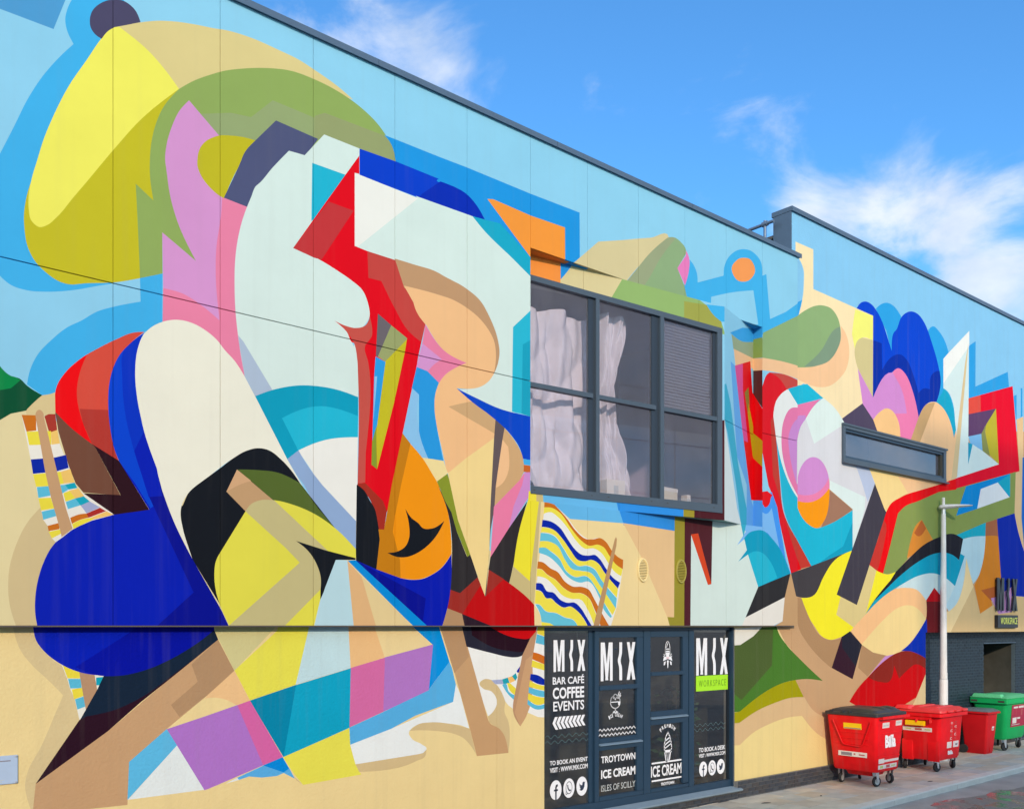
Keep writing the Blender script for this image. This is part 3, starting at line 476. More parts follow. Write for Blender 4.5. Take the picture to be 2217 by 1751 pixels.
U 108,204,228 9.754,4.489 9.890,4.499~ 10.003,4.446~ 10.188,4.336~ 10.329,4.154~ 10.519,4.066~ 10.785,4.084~ 11.007,3.903~ 11.183,3.676~ 11.375,3.438 11.336,3.420 11.183,3.552~ 11.057,3.780~ 10.834,4.003~ 10.639,3.980~ 10.352,4.074~ 10.165,4.238~ 9.958,4.365~ 9.750,4.413
U 212,116,28 9.732,4.279 9.822,4.274~ 10.003,4.181~ 10.142,4.135~ 10.305,3.987~ 10.471,3.915~ 10.687,3.912~ 10.834,3.872~ 10.958,3.725~ 11.133,3.498~ 11.336,3.250 11.120,3.250 10.958,3.567~ 10.834,3.741~ 10.687,3.807~ 10.447,3.819~ 10.282,3.884~ 10.095,4.015~ 9.912,4.093~ 9.822,4.157~ 9.716,4.170
U 250,234,80 9.716,4.165 9.822,4.154~ 9.912,4.090~ 10.095,4.012~ 10.282,3.881~ 10.447,3.819~ 10.687,3.804~ 10.834,3.737~ 10.958,3.550~ 11.057,3.374 10.970,3.268 10.810,3.548~ 10.663,3.703~ 10.447,3.716~ 10.258,3.764~ 10.049,3.929~ 9.890,4.025~ 9.705,4.053
U 0,38,172 9.694,3.944 9.810,3.939~ 9.924,3.824~ 10.049,3.810~ 10.211,3.695~ 10.352,3.654~ 10.519,3.657~ 10.663,3.564~ 10.785,3.425~ 10.945,3.242 10.839,3.242 10.663,3.459~ 10.543,3.545~ 10.423,3.595~ 10.282,3.576~ 10.119,3.642~ 10.003,3.716~ 9.912,3.715~ 9.799,3.821~ 9.687,3.844
U 250,234,80 9.683,3.835 9.799,3.816~ 9.912,3.715~ 10.003,3.713~ 10.119,3.639~ 10.282,3.573~ 10.423,3.592~ 10.543,3.545~ 10.663,3.456~ 10.834,3.242 10.615,3.242 10.495,3.381~ 10.305,3.423~ 10.119,3.489~ 9.890,3.521~ 9.754,3.620~ 9.672,3.627
U 108,204,228 9.676,3.619 9.754,3.615~ 9.890,3.516~ 10.119,3.484~ 10.305,3.417~ 10.495,3.375~ 10.615,3.242 10.165,3.243 9.981,3.328 9.806,3.349 9.777,3.470~
U 250,234,80 9.806,3.349 9.981,3.328 10.188,3.243 9.799,3.244
U 197,154,107 11.470,4.763 11.491,4.724 11.478,4.616 11.057,3.233 10.920,3.233 11.439,4.721
U 224,208,158 10.627,9.183 11.057,9.556 12.227,9.913 11.652,9.744 12.328,9.953~ 12.809,10.084~ 12.468,9.775 11.999,9.361~ 11.652,8.987 11.596,8.865 10.119,8.529 10.471,9.049
U 148,178,130 12.766,10.069 12.954,10.124~ 13.131,10.088~ 13.264,9.998~ 13.279,9.928 13.036,9.605 13.220,9.351 13.400,9.131 13.460,8.901 11.495,8.483 11.495,8.843 11.652,8.987 11.918,9.268~ 12.328,9.702~
U 160,170,132 12.766,10.069 12.867,10.105~ 12.998,10.128 12.609,9.698~ 12.217,9.155~ 12.026,8.945 11.547,8.890 11.652,8.987 11.918,9.268~ 12.328,9.702~
U 66,182,240 13.354,9.846 13.491,9.764~ 13.582,9.630~ 13.597,9.481 14.354,9.785 14.370,9.939~ 14.435,10.076~ 14.632,10.277~ 14.967,10.434~ 15.276,10.451~ 15.520,10.324~ 15.573,10.075 15.698,10.136 15.823,9.287 16.355,9.539 16.965,9.922 16.888,9.521 15.591,8.934 14.273,8.874 13.400,8.888 13.220,9.351 13.339,9.649~
U 240,130,195 13.273,9.975 13.339,9.901~ 13.369,9.811~ 13.354,9.653~ 13.244,9.346 13.036,9.605 13.264,9.882
U 148,213,243 13.986,9.310 14.599,9.529~ 15.276,9.724 15.433,9.101 14.832,8.927 13.970,8.970
U 254,160,88 14.599,9.954~ 14.732,10.154~ 14.967,10.270~ 15.224,10.272~ 15.331,10.132~ 15.224,9.950~ 14.984,9.822~ 14.715,9.820~
U 146,178,122 16.888,9.608 15.591,8.972 15.520,8.475 16.281,8.534~ 16.888,8.540
U 251,202,155 15.520,8.479 16.281,8.534~ 16.888,8.540 16.888,8.259 16.355,8.288~ 15.520,8.240
U 238,242,240 16.393,8.025 16.888,7.885 16.888,7.688 16.505,7.631~ 16.281,7.361~ 16.206,6.922~ 16.355,6.401~ 16.810,5.945 16.888,5.689 16.281,6.070 15.986,7.001 15.914,7.416~ 16.023,7.709~ 16.170,7.860~
U 228,14,30 15.450,7.486 15.591,7.979~ 15.698,8.166~ 15.805,8.241 16.888,8.219 16.888,8.105 16.393,7.999 16.170,7.860~ 16.023,7.709~ 15.932,7.419~ 15.986,7.001 16.133,6.056 16.281,5.544~ 16.714,5.054 17.260,4.519 16.536,4.338 16.318,4.879 15.986,5.734 15.769,6.022 15.573,6.633
U 205,75,65 15.805,8.241 16.281,8.287~ 16.888,8.237 16.888,8.160 16.393,7.999 16.170,8.160~
U 198,62,48 15.841,7.300 15.932,7.398 16.041,6.901 16.170,6.060 16.281,5.544~ 16.714,5.054 17.268,4.519 16.888,4.431 16.581,4.937~ 16.133,5.854 15.914,6.248
U 30,187,218 16.023,6.984 16.281,6.393~ 16.657,5.954~ 16.888,5.799 16.888,4.910 16.714,5.054 16.355,5.464~ 16.188,6.073 16.096,6.587
U 30,187,218 16.430,8.020 17.083,8.236 17.083,7.827 16.772,7.754
U 236,126,176 17.122,7.877 16.772,7.697 16.505,7.631~ 16.281,7.361~ 16.206,6.922~ 16.355,6.401~ 16.888,5.821 17.122,6.150
U 206,142,212 17.122,7.634 16.926,7.561 16.581,7.316~ 16.449,7.060~ 16.486,6.740~ 16.734,6.157 16.888,5.996 17.122,6.372
U 222,222,226 17.043,7.512 16.810,7.216~ 16.753,7.023 16.741,6.158 16.888,6.128 17.122,6.815
U 70,155,248 14.933,6.076 15.276,6.111 15.258,5.694 15.520,5.695 15.877,5.916 16.059,5.634 16.355,4.601 16.524,4.337 16.133,4.355 15.276,4.947
U 128,192,250 14.900,5.540 15.241,5.547 15.380,5.506 15.520,5.517 15.698,5.468~ 15.877,5.598 16.133,4.837 15.734,5.101 15.310,5.116 14.765,4.805 15.035,5.077 14.883,5.201
U 5,163,200 14.984,4.951 15.138,5.063~ 15.328,5.117~ 15.591,5.134~ 15.877,5.004~ 16.133,4.826~ 16.513,4.330 15.433,4.033 15.104,4.648 14.799,4.496 15.069,4.729
U 32,190,220 15.104,4.648 15.345,4.722~ 15.591,4.693~ 15.841,4.535~ 16.067,4.231 15.433,4.033
U 55,178,208 14.599,5.414 15.042,5.448 15.069,5.286 14.967,4.970 14.883,5.201
U 46,44,46 15.433,4.037 16.524,4.337 16.318,3.851 15.028,3.446
U 242,238,228 16.318,3.856 16.243,3.377 15.986,3.306 15.805,3.221 14.866,3.224 15.028,3.446
U 206,165,118 16.517,4.337 16.888,4.076 16.888,3.219 15.769,3.222 16.243,3.377 16.318,3.851
U 236,8,20 15.415,5.863 15.734,5.913 15.914,5.844 15.885,5.832~ 15.787,5.654~ 15.662,5.591~ 15.538,5.676~ 15.415,5.707
U 70,66,70 16.536,4.342 16.888,4.431 16.888,3.856 16.714,3.885
U 206,165,118 16.524,4.305 16.703,3.885 16.888,3.851 16.888,3.658 16.430,3.653
L 222,200,150 2.421,3.315 2.447,3.178~ 2.499,3.028~ 2.615,2.864~ 2.765,2.708~ 2.923,2.532 2.830,2.307~ 2.700,1.990~ 2.573,1.747~ 2.543,1.600~ 2.562,1.459~ 2.610,1.292 2.647,1.287 2.647,1.600 3.118,2.230 3.164,2.706 2.830,2.905 2.615,3.315
L 240,238,226 2.901,2.880 2.962,2.713 2.995,2.593 3.040,2.485 3.090,2.250 3.164,2.347 3.130,2.516 3.084,2.792
L 240,222,70 2.912,2.874 3.090,2.780 3.096,2.708 2.967,2.715
L 92,190,220 2.971,2.709 3.101,2.704 3.113,2.600 2.995,2.603
L 240,222,70 3.008,2.593 3.118,2.606 3.132,2.513 3.034,2.482
L 92,190,220 3.043,2.482 3.135,2.510 3.149,2.395 3.068,2.368
L 188,148,114 3.087,2.780 3.257,2.739 3.284,2.581 3.158,2.347
L 240,236,220 3.249,2.739 3.357,2.735 3.278,2.563
L 20,165,188 3.264,2.712 3.342,2.718 3.318,2.625 3.266,2.627
L 203,162,120 2.647,1.600 3.394,2.109 4.000,2.600 4.672,3.125 4.880,2.739 4.546,2.459 4.050,2.084 3.625,1.741 3.605,1.254 3.164,1.260 2.615,1.268
L 182,145,108 4.346,2.830 4.672,3.125 4.880,2.739 4.546,2.459 4.203,2.214 4.101,2.362 4.422,2.622
L 44,16,34 4.676,3.123 4.190,2.745~ 3.752,2.412 3.394,2.109 2.645,1.595 3.088,2.250 3.164,2.287 3.875,2.805
L 20,38,60 3.347,2.729 3.512,2.730 3.813,2.795 4.385,3.074 4.618,3.254 4.676,3.123 4.203,2.770~ 3.728,2.450~ 3.464,2.341~ 3.164,2.287 3.096,2.253 3.278,2.581
L 0,30,186 2.618,3.315 2.623,3.258~ 2.652,3.130~ 2.722,3.024~ 2.884,2.881~ 3.084,2.780~ 3.278,2.738~ 3.512,2.724~ 3.813,2.782~ 4.126,2.912~ 4.385,3.061~ 4.631,3.240 4.645,3.319
L 0,16,165 3.051,2.835 3.716,3.268 3.752,3.317 4.645,3.319 4.631,3.240 4.385,3.061~ 4.126,2.912~ 3.813,2.782~ 3.512,2.724~ 3.278,2.738~
L 242,197,142 4.492,2.399 4.492,2.412 4.573,2.424~ 4.749,2.399~ 4.903,2.319 5.083,2.362 4.882,2.739 4.546,2.461
L 213,204,146 4.620,3.319 4.626,3.234 4.882,2.739 5.475,3.320
L 236,229,84 5.475,3.320 5.564,3.320 5.915,3.321 5.708,2.536 5.083,2.366 4.881,2.742 5.445,3.225
L 197,226,232 5.907,3.321 6.475,3.322 6.511,2.727 5.703,2.536
L 241,194,136 6.471,3.322 6.861,3.323 7.046,2.856 6.508,2.724
L 241,216,158 6.861,3.323 7.442,3.323 7.849,3.022 7.042,2.853
L 0,148,228 7.442,3.323 7.937,3.324 8.143,2.769 7.773,2.374 7.842,3.022
L 181,122,201 7.042,2.856 7.853,3.023 7.778,2.368 7.016,2.111
L 216,110,168 6.504,2.726 7.046,2.853 7.020,2.113 6.488,1.935
L 12,166,202 5.705,2.531 6.511,2.724 6.491,1.930 5.532,1.622
L 0,138,176 5.080,2.364 5.708,2.534 5.535,1.622
L 218,104,170 4.912,2.316 5.083,2.364 5.526,1.625 5.252,1.547
L 179,120,206 4.054,2.084 4.546,2.214 4.917,2.318 5.258,1.547 4.546,1.329 4.497,1.321
L 95,190,234 3.623,1.741 4.052,2.085 4.173,1.884 3.605,1.310
L 233,241,241 3.611,1.312 4.172,1.884 4.501,1.326
L 90,178,235 4.914,1.427 5.263,1.545 5.520,1.627 5.624,1.459 5.692,1.335 5.535,1.424 5.445,1.395 5.241,1.396 5.069,1.427 4.935,1.398
L 0,140,225 5.255,1.547 5.523,1.626 5.612,1.472 5.535,1.431
L 236,240,238 4.769,1.370 4.917,1.429 4.938,1.398
L 216,191,142 5.670,1.372 5.715,1.312 5.807,1.247
L 236,229,86 5.530,1.625 6.490,1.926 6.501,1.703 6.574,1.468~ 6.671,1.289 5.807,1.243 5.670,1.414~
L 88,178,231 6.488,1.933 7.020,2.111 7.778,2.374 7.777,2.377 8.143,2.769 8.187,2.682 8.260,2.428 8.209,2.186 7.554,2.028 7.156,1.873 6.501,1.703
L 238,243,242 6.501,1.703 7.156,1.873 8.209,2.186 8.260,2.444 8.334,2.299 8.503,1.774 8.394,1.822~ 8.119,1.879~ 7.795,1.916~ 7.573,1.893 7.479,1.846~ 7.439,1.796~ 7.479,1.718~ 7.662,1.612~ 7.740,1.544~ 7.681,1.488~ 7.588,1.481 6.582,1.435 6.541,1.572
L 216,191,142 6.582,1.435 7.588,1.481 7.681,1.491 7.740,1.536 7.718,1.446~ 7.570,1.388~ 6.641,1.325
L 216,191,142 7.536,1.873 7.573,1.893~ 7.795,1.916~ 8.119,1.879~ 8.513,1.778 8.629,1.393 8.513,1.543~ 8.394,1.648~ 8.217,1.724~ 7.928,1.784~ 7.554,1.821 7.442,1.819
L 243,243,238 8.433,3.008 9.283,2.816 9.566,2.843 9.445,2.580 9.413,2.166 9.413,1.984 9.261,2.075 9.197,2.136 9.048,2.380~ 8.923,2.478 8.757,2.481 8.696,2.435~ 8.757,2.360~ 8.923,2.304~ 9.006,2.219~ 9.031,2.137~ 8.964,2.010~ 8.860,1.932 8.473,2.817
L 216,191,142 8.923,2.478 9.048,2.380~ 9.197,2.136 9.176,1.998~ 9.255,1.829~ 9.255,1.355 9.214,1.358 9.154,1.655 8.881,1.850 8.856,1.936 8.964,2.010~ 9.031,2.137~ 9.006,2.219~ 8.923,2.304~ 8.757,2.360~ 8.696,2.435~ 8.757,2.484~
L 203,161,116 7.956,3.324 8.354,3.325 8.840,1.937 8.881,1.850~ 9.091,1.725~ 9.154,1.655~ 9.255,1.356 8.645,1.361 8.493,1.847 8.236,2.602
L 188,148,108 7.956,3.324 8.354,3.325 8.497,2.832 8.232,2.599
L 40,40,56 8.354,3.325 8.453,2.984 8.923,2.880~ 9.240,2.817~ 9.347,2.806~ 9.540,2.835~ 9.699,3.092 9.857,3.209 9.868,3.328
L 40,14,30 8.534,3.325 8.554,3.150 8.923,2.977~ 9.283,2.906~ 9.588,2.913~ 9.699,3.109 9.789,3.327
L 208,8,18 8.798,3.326 9.240,3.137~ 9.456,3.094~ 9.704,3.102~ 9.846,3.235 9.868,3.328
L 244,243,238 9.846,3.328 10.005,3.328 10.005,1.848 9.857,1.865 9.633,1.951 9.655,2.305 9.755,2.890
L 170,178,212 8.923,2.475 9.133,2.478 9.159,2.405 8.996,2.412
L 30,165,180 9.133,2.478 9.244,2.504 9.278,2.417 9.159,2.405
L 250,195,110 9.240,2.501 9.330,2.521 9.395,2.449 9.287,2.417
L 30,165,180 9.326,2.521 9.402,2.565 9.434,2.497 9.395,2.446
L 92,190,222 9.133,2.393 9.197,2.415~ 9.261,2.289~ 9.387,2.226 9.358,2.161 9.240,2.257~
L 240,222,70 9.229,2.422 9.287,2.417 9.402,2.333 9.387,2.226 9.283,2.305~
L 0,38,168 9.419,2.594 9.496,2.675 9.496,2.575 9.439,2.568
L 192,148,112 9.695,3.092 9.846,3.226 9.794,3.007 9.737,2.756 9.615,1.889~ 9.493,1.743 9.347,1.988~ 9.358,2.153 9.533,2.832
L 207,163,120 9.755,2.848 9.737,2.756 9.615,1.889~ 9.493,1.743 9.380,1.961 9.606,2.759
L 240,222,70 9.857,3.328 10.005,3.328 10.005,3.120 9.839,3.167
L 92,190,222 9.834,3.159 10.005,3.115 10.005,2.984 9.807,3.020
L 212,110,28 9.760,2.876 9.857,2.858~ 10.005,2.805 10.005,2.678 9.740,2.769
L 240,222,70 9.740,2.756 10.005,2.678 10.005,2.583 9.722,2.652
L 0,38,168 9.704,2.541 9.857,2.516~ 10.005,2.440 10.005,2.355 9.857,2.381~ 9.690,2.455
L 240,222,70 9.690,2.434 9.857,2.372~ 10.005,2.344 10.005,2.270 9.857,2.296~ 9.673,2.351
L 92,190,222 9.668,2.338 9.857,2.288~ 10.005,2.259 10.005,2.167 9.857,2.187~ 9.661,2.255
L 240,222,70 9.657,2.238 9.857,2.181~ 10.005,2.157 10.005,2.072 9.857,2.051~ 9.646,2.155
L 92,190,222 9.646,2.146 9.857,2.046~ 10.005,2.060 10.005,1.992 9.834,1.982~ 9.639,2.076
L 138,201,240 16.565,12.219 29.399,12.954 29.399,8.901 16.366,7.179 16.366,12.376
L 206,165,122 16.192,4.148 19.783,3.527 20.254,2.829 19.783,1.625 18.022,1.347 17.542,1.535 17.183,1.812 16.948,2.178 17.910,2.126 17.104,2.583 16.565,2.924 16.265,3.273 16.303,3.328
L 252,229,182 16.910,11.129 16.995,11.129 17.559,11.136 17.559,10.310 19.970,10.261 19.970,8.337 19.324,8.955 19.529,8.217 18.673,7.765 18.769,7.673 17.939,8.096 17.211,8.284 16.744,8.065 16.744,8.768 16.995,9.633 17.152,9.989~ 17.211,10.404~ 17.199,10.625~ 17.073,10.783~ 16.910,10.864
L 138,201,240 16.565,10.799 16.937,10.871 17.073,10.783~ 17.199,10.625~ 17.211,10.404~ 17.152,9.989~ 16.995,9.600 16.565,9.378
L 45,165,235 16.592,9.712 17.152,9.994 16.995,9.600 16.592,9.384
L 146,178,122 16.995,9.640 17.330,9.838~ 17.611,9.967~ 17.939,10.049~ 18.317,10.028~ 18.530,9.875~ 18.617,9.660~ 18.617,9.462~ 18.487,9.228~ 18.190,8.941~ 17.734,8.745~ 16.976,8.573 16.592,8.521 16.592,9.450
L 130,156,130 18.582,9.736 18.617,9.626~ 18.617,9.462~ 18.487,9.228~ 18.190,8.941~ 17.734,8.745~ 17.211,8.626 17.857,9.086~ 18.359,9.621~
L 251,202,155 18.625,9.756 18.834,9.622~ 18.966,9.294~ 18.878,8.924~ 18.530,8.584~ 18.148,8.381~ 17.857,8.311~ 17.330,8.288 16.976,8.330 16.592,8.346 16.592,8.521 16.976,8.573 17.734,8.745~ 18.190,8.941~ 18.487,9.228~ 18.617,9.462~
L 248,245,125 19.212,10.243 19.970,10.261 19.960,9.700 19.506,9.679~ 19.279,9.544~ 19.189,9.372 19.077,9.671 19.122,9.904~
L 216,201,145 19.506,9.679 19.960,9.712 19.960,8.409 19.324,8.955 19.189,9.360~ 19.279,9.544~
L 45,165,232 20.088,10.444 20.350,10.612~ 20.593,10.690~ 20.888,10.680~ 21.239,10.511 21.038,10.046 20.799,9.588 20.544,10.047
L 45,165,232 22.556,10.465 22.831,10.605~ 23.111,10.537~ 23.395,10.378~ 23.626,10.100 23.350,9.914 23.350,9.176 23.281,9.031 22.971,8.743 22.831,9.357 22.556,10.230
L 0,70,212 19.270,10.275 19.415,10.419~ 19.598,10.500~ 19.876,10.508~ 20.159,10.386~ 20.447,10.126~ 20.593,9.922~ 20.799,9.625 20.913,10.085~ 20.988,10.136~ 21.239,10.490~ 21.495,10.659~ 21.728,10.734~ 22.070,10.730~ 22.393,10.576~ 22.721,10.209~ 23.055,9.714~ 23.196,9.338~ 23.111,9.004~ 22.971,8.777 22.556,8.693~ 22.070,8.265 21.806,8.824~ 21.443,9.199~ 21.113,9.281~ 20.838,9.145~ 19.960,8.421 19.970,10.261
L 0,48,168 19.970,9.714 20.350,9.714 20.374,9.114 20.641,9.385~ 20.938,9.551~ 21.239,9.619~ 21.546,9.523~ 21.806,9.261~ 22.070,8.853 22.285,8.991~ 22.638,9.035 22.693,9.360~ 22.887,9.499~ 23.139,9.569 23.196,9.338~ 23.111,9.004~ 22.971,8.777 22.556,8.693~ 22.070,8.265 21.806,8.824~ 21.443,9.199~ 21.113,9.281~ 20.838,9.145~ 19.960,8.421
L 216,144,212 19.315,8.959 19.970,8.423 20.838,9.133~ 21.546,8.885 21.806,8.155 20.740,8.006 20.064,7.912 19.970,7.919 19.520,8.216
L 243,130,180 20.838,9.140 21.113,9.281~ 21.443,9.199~ 21.806,8.824~ 22.081,8.266 21.754,7.681 21.164,7.657 21.138,7.986~ 20.938,8.197 21.505,8.287 21.239,8.835~ 20.938,9.062
L 252,202,140 19.960,7.917 20.254,8.135~ 20.593,8.271~ 20.888,8.227~ 21.138,7.986~ 21.199,7.641 20.159,7.509
L 82,72,98 18.660,7.758 19.515,8.220 19.979,7.920 20.183,7.654 20.183,7.536 18.703,7.582
L 250,202,152 22.070,8.270 22.393,8.603~ 22.776,8.753~ 23.168,8.746~ 23.568,8.536~ 23.801,8.243~ 23.918,8.000 24.578,10.485 24.701,10.564 23.977,6.251 23.684,6.833 23.111,6.765 23.395,6.818 21.754,6.351 20.740,7.009 21.676,7.663
L 207,167,117 22.070,8.270 22.393,8.603~ 22.898,8.750 22.124,7.668 21.676,7.663
L 252,221,150 19.736,6.899 22.831,6.869 23.510,6.856 22.285,6.575~ 21.239,6.300~ 20.740,6.057 20.544,5.862 20.254,6.232
L 250,202,152 21.088,6.771 23.510,6.883 23.395,6.823 22.285,6.575 21.624,6.360
L 24,170,206 23.350,9.176 23.626,9.085~ 23.859,8.823~ 23.960,8.456 24.036,8.576 24.215,8.780 24.096,8.365 23.901,8.025 23.742,8.344~ 23.395,8.646~ 22.971,8.777 23.281,9.058
L 246,246,242 24.756,10.881 24.756,10.491 24.578,10.290 23.338,9.268 23.338,9.904 23.626,10.113
L 217,236,236 24.731,10.472 24.713,7.447 24.578,7.321 23.977,6.874 24.155,7.660 23.960,8.456 23.859,8.877~ 23.626,9.112~ 23.338,9.174 23.338,9.295
L 223,198,152 24.713,10.566 24.652,10.221 23.918,6.214 23.626,5.096 23.412,5.059 23.464,5.708 23.637,6.802 23.655,6.518 24.517,10.002
L 45,162,230 24.744,10.494 25.123,10.687 25.111,9.503 27.085,10.230 27.169,9.838 27.400,9.831 24.731,9.121
L 45,162,230 27.457,9.625 27.656,9.692 27.656,8.995 28.046,9.147 28.046,9.935 27.937,9.917 27.937,9.071 27.613,8.995
L 240,0,42 24.713,9.137 27.400,9.890 27.857,7.596 24.036,6.729 23.995,7.012 26.504,7.644 26.336,9.107 24.713,8.728
L 232,80,66 24.713,9.137 25.402,9.329 25.427,8.902 24.713,8.722
L 98,66,108 24.713,8.728 26.342,9.113 25.530,8.390 25.453,8.317 24.701,8.150
L 196,182,52 26.342,9.113 26.517,7.645 25.919,7.838 25.646,8.520
L 140,146,84 25.743,8.604 25.453,8.317 25.517,7.876 25.971,7.801 25.678,8.410
L 130,190,235 24.701,8.155 25.453,8.323 25.530,7.864 24.824,7.976
L 30,160,195 24.694,8.001 24.979,7.981 24.694,7.417
L 217,236,236 24.948,7.982 25.549,7.880 26.524,7.640 23.995,7.007 24.694,7.431
L 140,158,84 27.613,7.550 27.528,6.390 26.403,6.158 25.710,6.008 24.036,5.576 22.776,5.393 22.231,5.834 21.546,4.866 20.988,4.527 20.593,4.466 20.374,4.488 21.088,5.916 21.392,6.092 22.017,6.285 23.111,6.618 24.036,6.757
L 245,0,10 23.626,6.908 24.007,7.000 24.036,6.729 23.111,6.586 22.017,6.259~ 21.392,6.079~ 21.088,5.898 20.740,5.154 20.408,4.481 20.159,4.504 19.797,4.636 20.207,5.296 20.520,5.855 20.691,6.047~ 21.239,6.294~ 22.017,6.505 23.395,6.831
L 207,56,46 19.797,4.636 20.207,5.296 20.423,5.729 20.554,5.614 20.568,5.467 20.398,5.011~ 20.159,4.521
L 0,142,216 24.639,6.953 24.578,6.863 27.239,7.463 27.239,6.886 27.155,6.812 25.218,6.338 24.025,6.068
L 230,236,240 25.421,6.872 26.456,7.143 27.204,6.809 27.190,6.809 25.218,6.341
L 20,172,200 26.456,7.149 27.239,7.451 27.239,6.818
L 236,198,148 27.649,9.006 28.118,9.151 28.104,7.971 28.155,6.018 28.265,5.294 27.742,5.931~ 27.528,6.411 27.599,7.524 27.857,7.596
L 30,112,204 28.060,7.997 28.487,8.076 28.487,5.305 28.155,5.532 27.987,6.310
L 224,142,52 21.510,4.877 21.676,5.282~ 21.912,5.657~ 22.231,5.834 22.787,5.393 22.017,5.043
L 188,100,45 22.231,5.834 22.447,5.641 22.017,5.431~ 21.859,5.499
L 190,224,235 23.859,5.598 24.396,5.507~ 24.886,5.592~ 25.710,5.662 25.581,5.050~ 25.325,4.614~ 24.979,4.372 24.517,4.974 24.245,5.099
L 26,176,200 24.025,5.575 25.730,6.015 25.743,5.658 24.886,5.584~ 24.396,5.502
L 224,136,38 25.710,5.671 26.470,5.709 26.653,4.601 26.382,4.330 25.453,4.215 26.050,3.955 26.116,3.827 25.389,3.604 25.042,4.337 25.325,4.614~ 25.581,5.050~
L 176,106,70 25.723,6.009 26.416,6.159 26.483,5.698 26.090,5.694~ 25.697,5.656
L 186,98,48 25.440,4.220 26.403,4.354 26.382,4.054 26.050,3.955
L 0,42,172 26.403,6.156 27.528,6.396 27.756,5.932~ 28.265,5.264 28.265,4.100 27.613,4.102~ 26.369,4.039 26.653,4.601 26.477,5.703
L 190,224,235 24.487,5.070 24.578,5.060 24.396,4.306~ 24.096,3.887~ 23.626,3.644 23.083,4.097 23.083,4.483 23.948,4.294
L 206,229,232 20.988,4.150 21.239,4.245~ 22.177,4.505~ 22.831,4.568~ 23.395,4.494~ 23.960,4.288 23.510,3.823 22.859,4.216 22.447,3.891 22.017,4.099 21.495,4.176
L 250,222,165 24.578,5.018 24.998,4.308 25.389,3.604 26.116,3.827 27.613,4.108 28.265,4.100 28.265,2.978 23.395,3.015 23.395,3.633 23.626,3.649 24.096,3.887~ 24.408,4.320~
L 226,194,140 24.998,4.308 25.389,3.604 26.116,3.827 27.613,4.102 28.265,4.100 28.265,2.978 23.597,3.013
L 202,150,208 26.024,4.018 26.369,4.063 27.330,4.355 27.330,3.665 26.504,3.604
L 190,10,25 22.436,3.891 22.859,4.219 23.395,3.929 23.395,3.015 22.436,3.022
L 110,26,32 22.436,3.873 23.510,3.891 23.510,3.014 22.436,3.022
L 222,222,227 17.211,7.604 17.939,8.096 18.769,7.673 18.669,7.612 18.669,6.817 19.783,6.831 20.073,6.472 19.783,6.070 19.091,4.944 19.100,5.846 18.190,6.188 18.177,6.198 18.190,6.452 18.106,5.915 16.976,5.820 16.668,6.123 16.957,7.080~
L 190,202,228 19.234,6.820 19.783,6.827 20.050,6.489 19.736,6.052 19.529,6.396~
L 226,241,237 18.181,6.382 19.635,6.152 19.621,5.903 19.644,5.937 19.091,4.932 19.100,5.846 18.181,6.192
L 226,241,236 17.939,8.096 18.445,7.919~ 18.782,7.675 18.669,7.612 17.591,7.088 17.282,7.569 17.531,7.829~
L 30,187,218 16.592,8.073 16.976,8.201 17.330,8.293 17.931,8.095 16.995,7.812
L 236,126,176 16.668,7.680 16.995,7.812 17.836,8.057 17.531,7.829~ 17.282,7.569 17.054,7.315~ 16.976,7.083 16.592,7.034
L 206,142,212 16.668,7.438 17.054,7.603 17.271,7.634 17.290,7.570 17.054,7.315~ 16.968,7.071 16.957,6.150 16.668,6.233
L 30,187,218 16.706,5.929 16.949,5.906 16.949,5.764 17.105,5.554~ 17.422,5.375~ 17.705,5.333~ 17.890,5.369 18.415,5.536~ 19.104,5.823 19.104,4.940 17.482,4.530 16.929,5.076 16.592,5.472
L 18,163,196 19.104,5.562 18.716,5.007 18.160,4.781 17.816,4.617 19.104,4.940
L 166,122,98 18.177,6.179 19.100,5.834 18.415,5.531~ 17.857,5.360 18.118,5.814
L 255,158,16 16.949,6.150 17.027,6.423~ 17.263,6.694~ 17.571,6.808~ 17.881,6.752~ 18.118,6.514~ 18.177,6.221~ 18.160,5.943~ 18.139,5.816~ 17.993,5.529~ 17.705,5.338~ 17.422,5.375~ 17.105,5.554~ 16.949,5.764
L 242,134,178 16.949,6.150 17.027,6.423~ 17.263,6.694~ 17.571,6.808~ 17.881,6.752~ 18.118,6.514~ 18.177,6.221 17.774,5.955~ 17.410,5.852~ 16.960,5.845
L 214,146,212 16.960,6.151 17.027,6.423~ 17.263,6.694~ 17.571,6.808~ 17.881,6.752~ 18.127,6.492 18.148,6.425 17.981,6.248~ 17.591,6.041~ 17.290,5.985~ 16.984,5.982
L 201,60,48 16.668,5.214 16.929,5.076 17.482,4.530 16.668,4.381
L 232,6,18 16.668,5.039 16.898,4.787 17.113,4.446 16.668,4.348
L 70,66,70 16.744,4.351 17.482,4.530 19.109,4.945 18.274,4.620~ 17.939,4.309~ 17.611,3.936~ 17.211,3.865~ 16.929,3.889 16.898,4.169
L 251,239,45 19.109,4.940 18.274,4.625~ 17.939,4.313~ 17.611,3.941~ 17.113,3.863 17.410,3.442~ 17.571,3.307~ 17.857,3.079~ 18.190,2.992~ 18.573,3.035~ 19.020,3.161 19.153,3.256 18.453,3.524 18.625,3.904 19.324,4.240
L 227,207,142 18.617,3.915 19.279,4.000 19.820,4.647 20.135,4.533 19.653,3.538 19.153,3.249 18.445,3.524
L 252,240,45 20.111,4.537 20.398,4.481~ 20.593,4.466~ 20.978,4.539 20.789,4.333 19.644,3.526
L 68,64,76 20.050,6.494 20.456,5.970 20.554,5.887 19.279,3.745 18.457,3.959
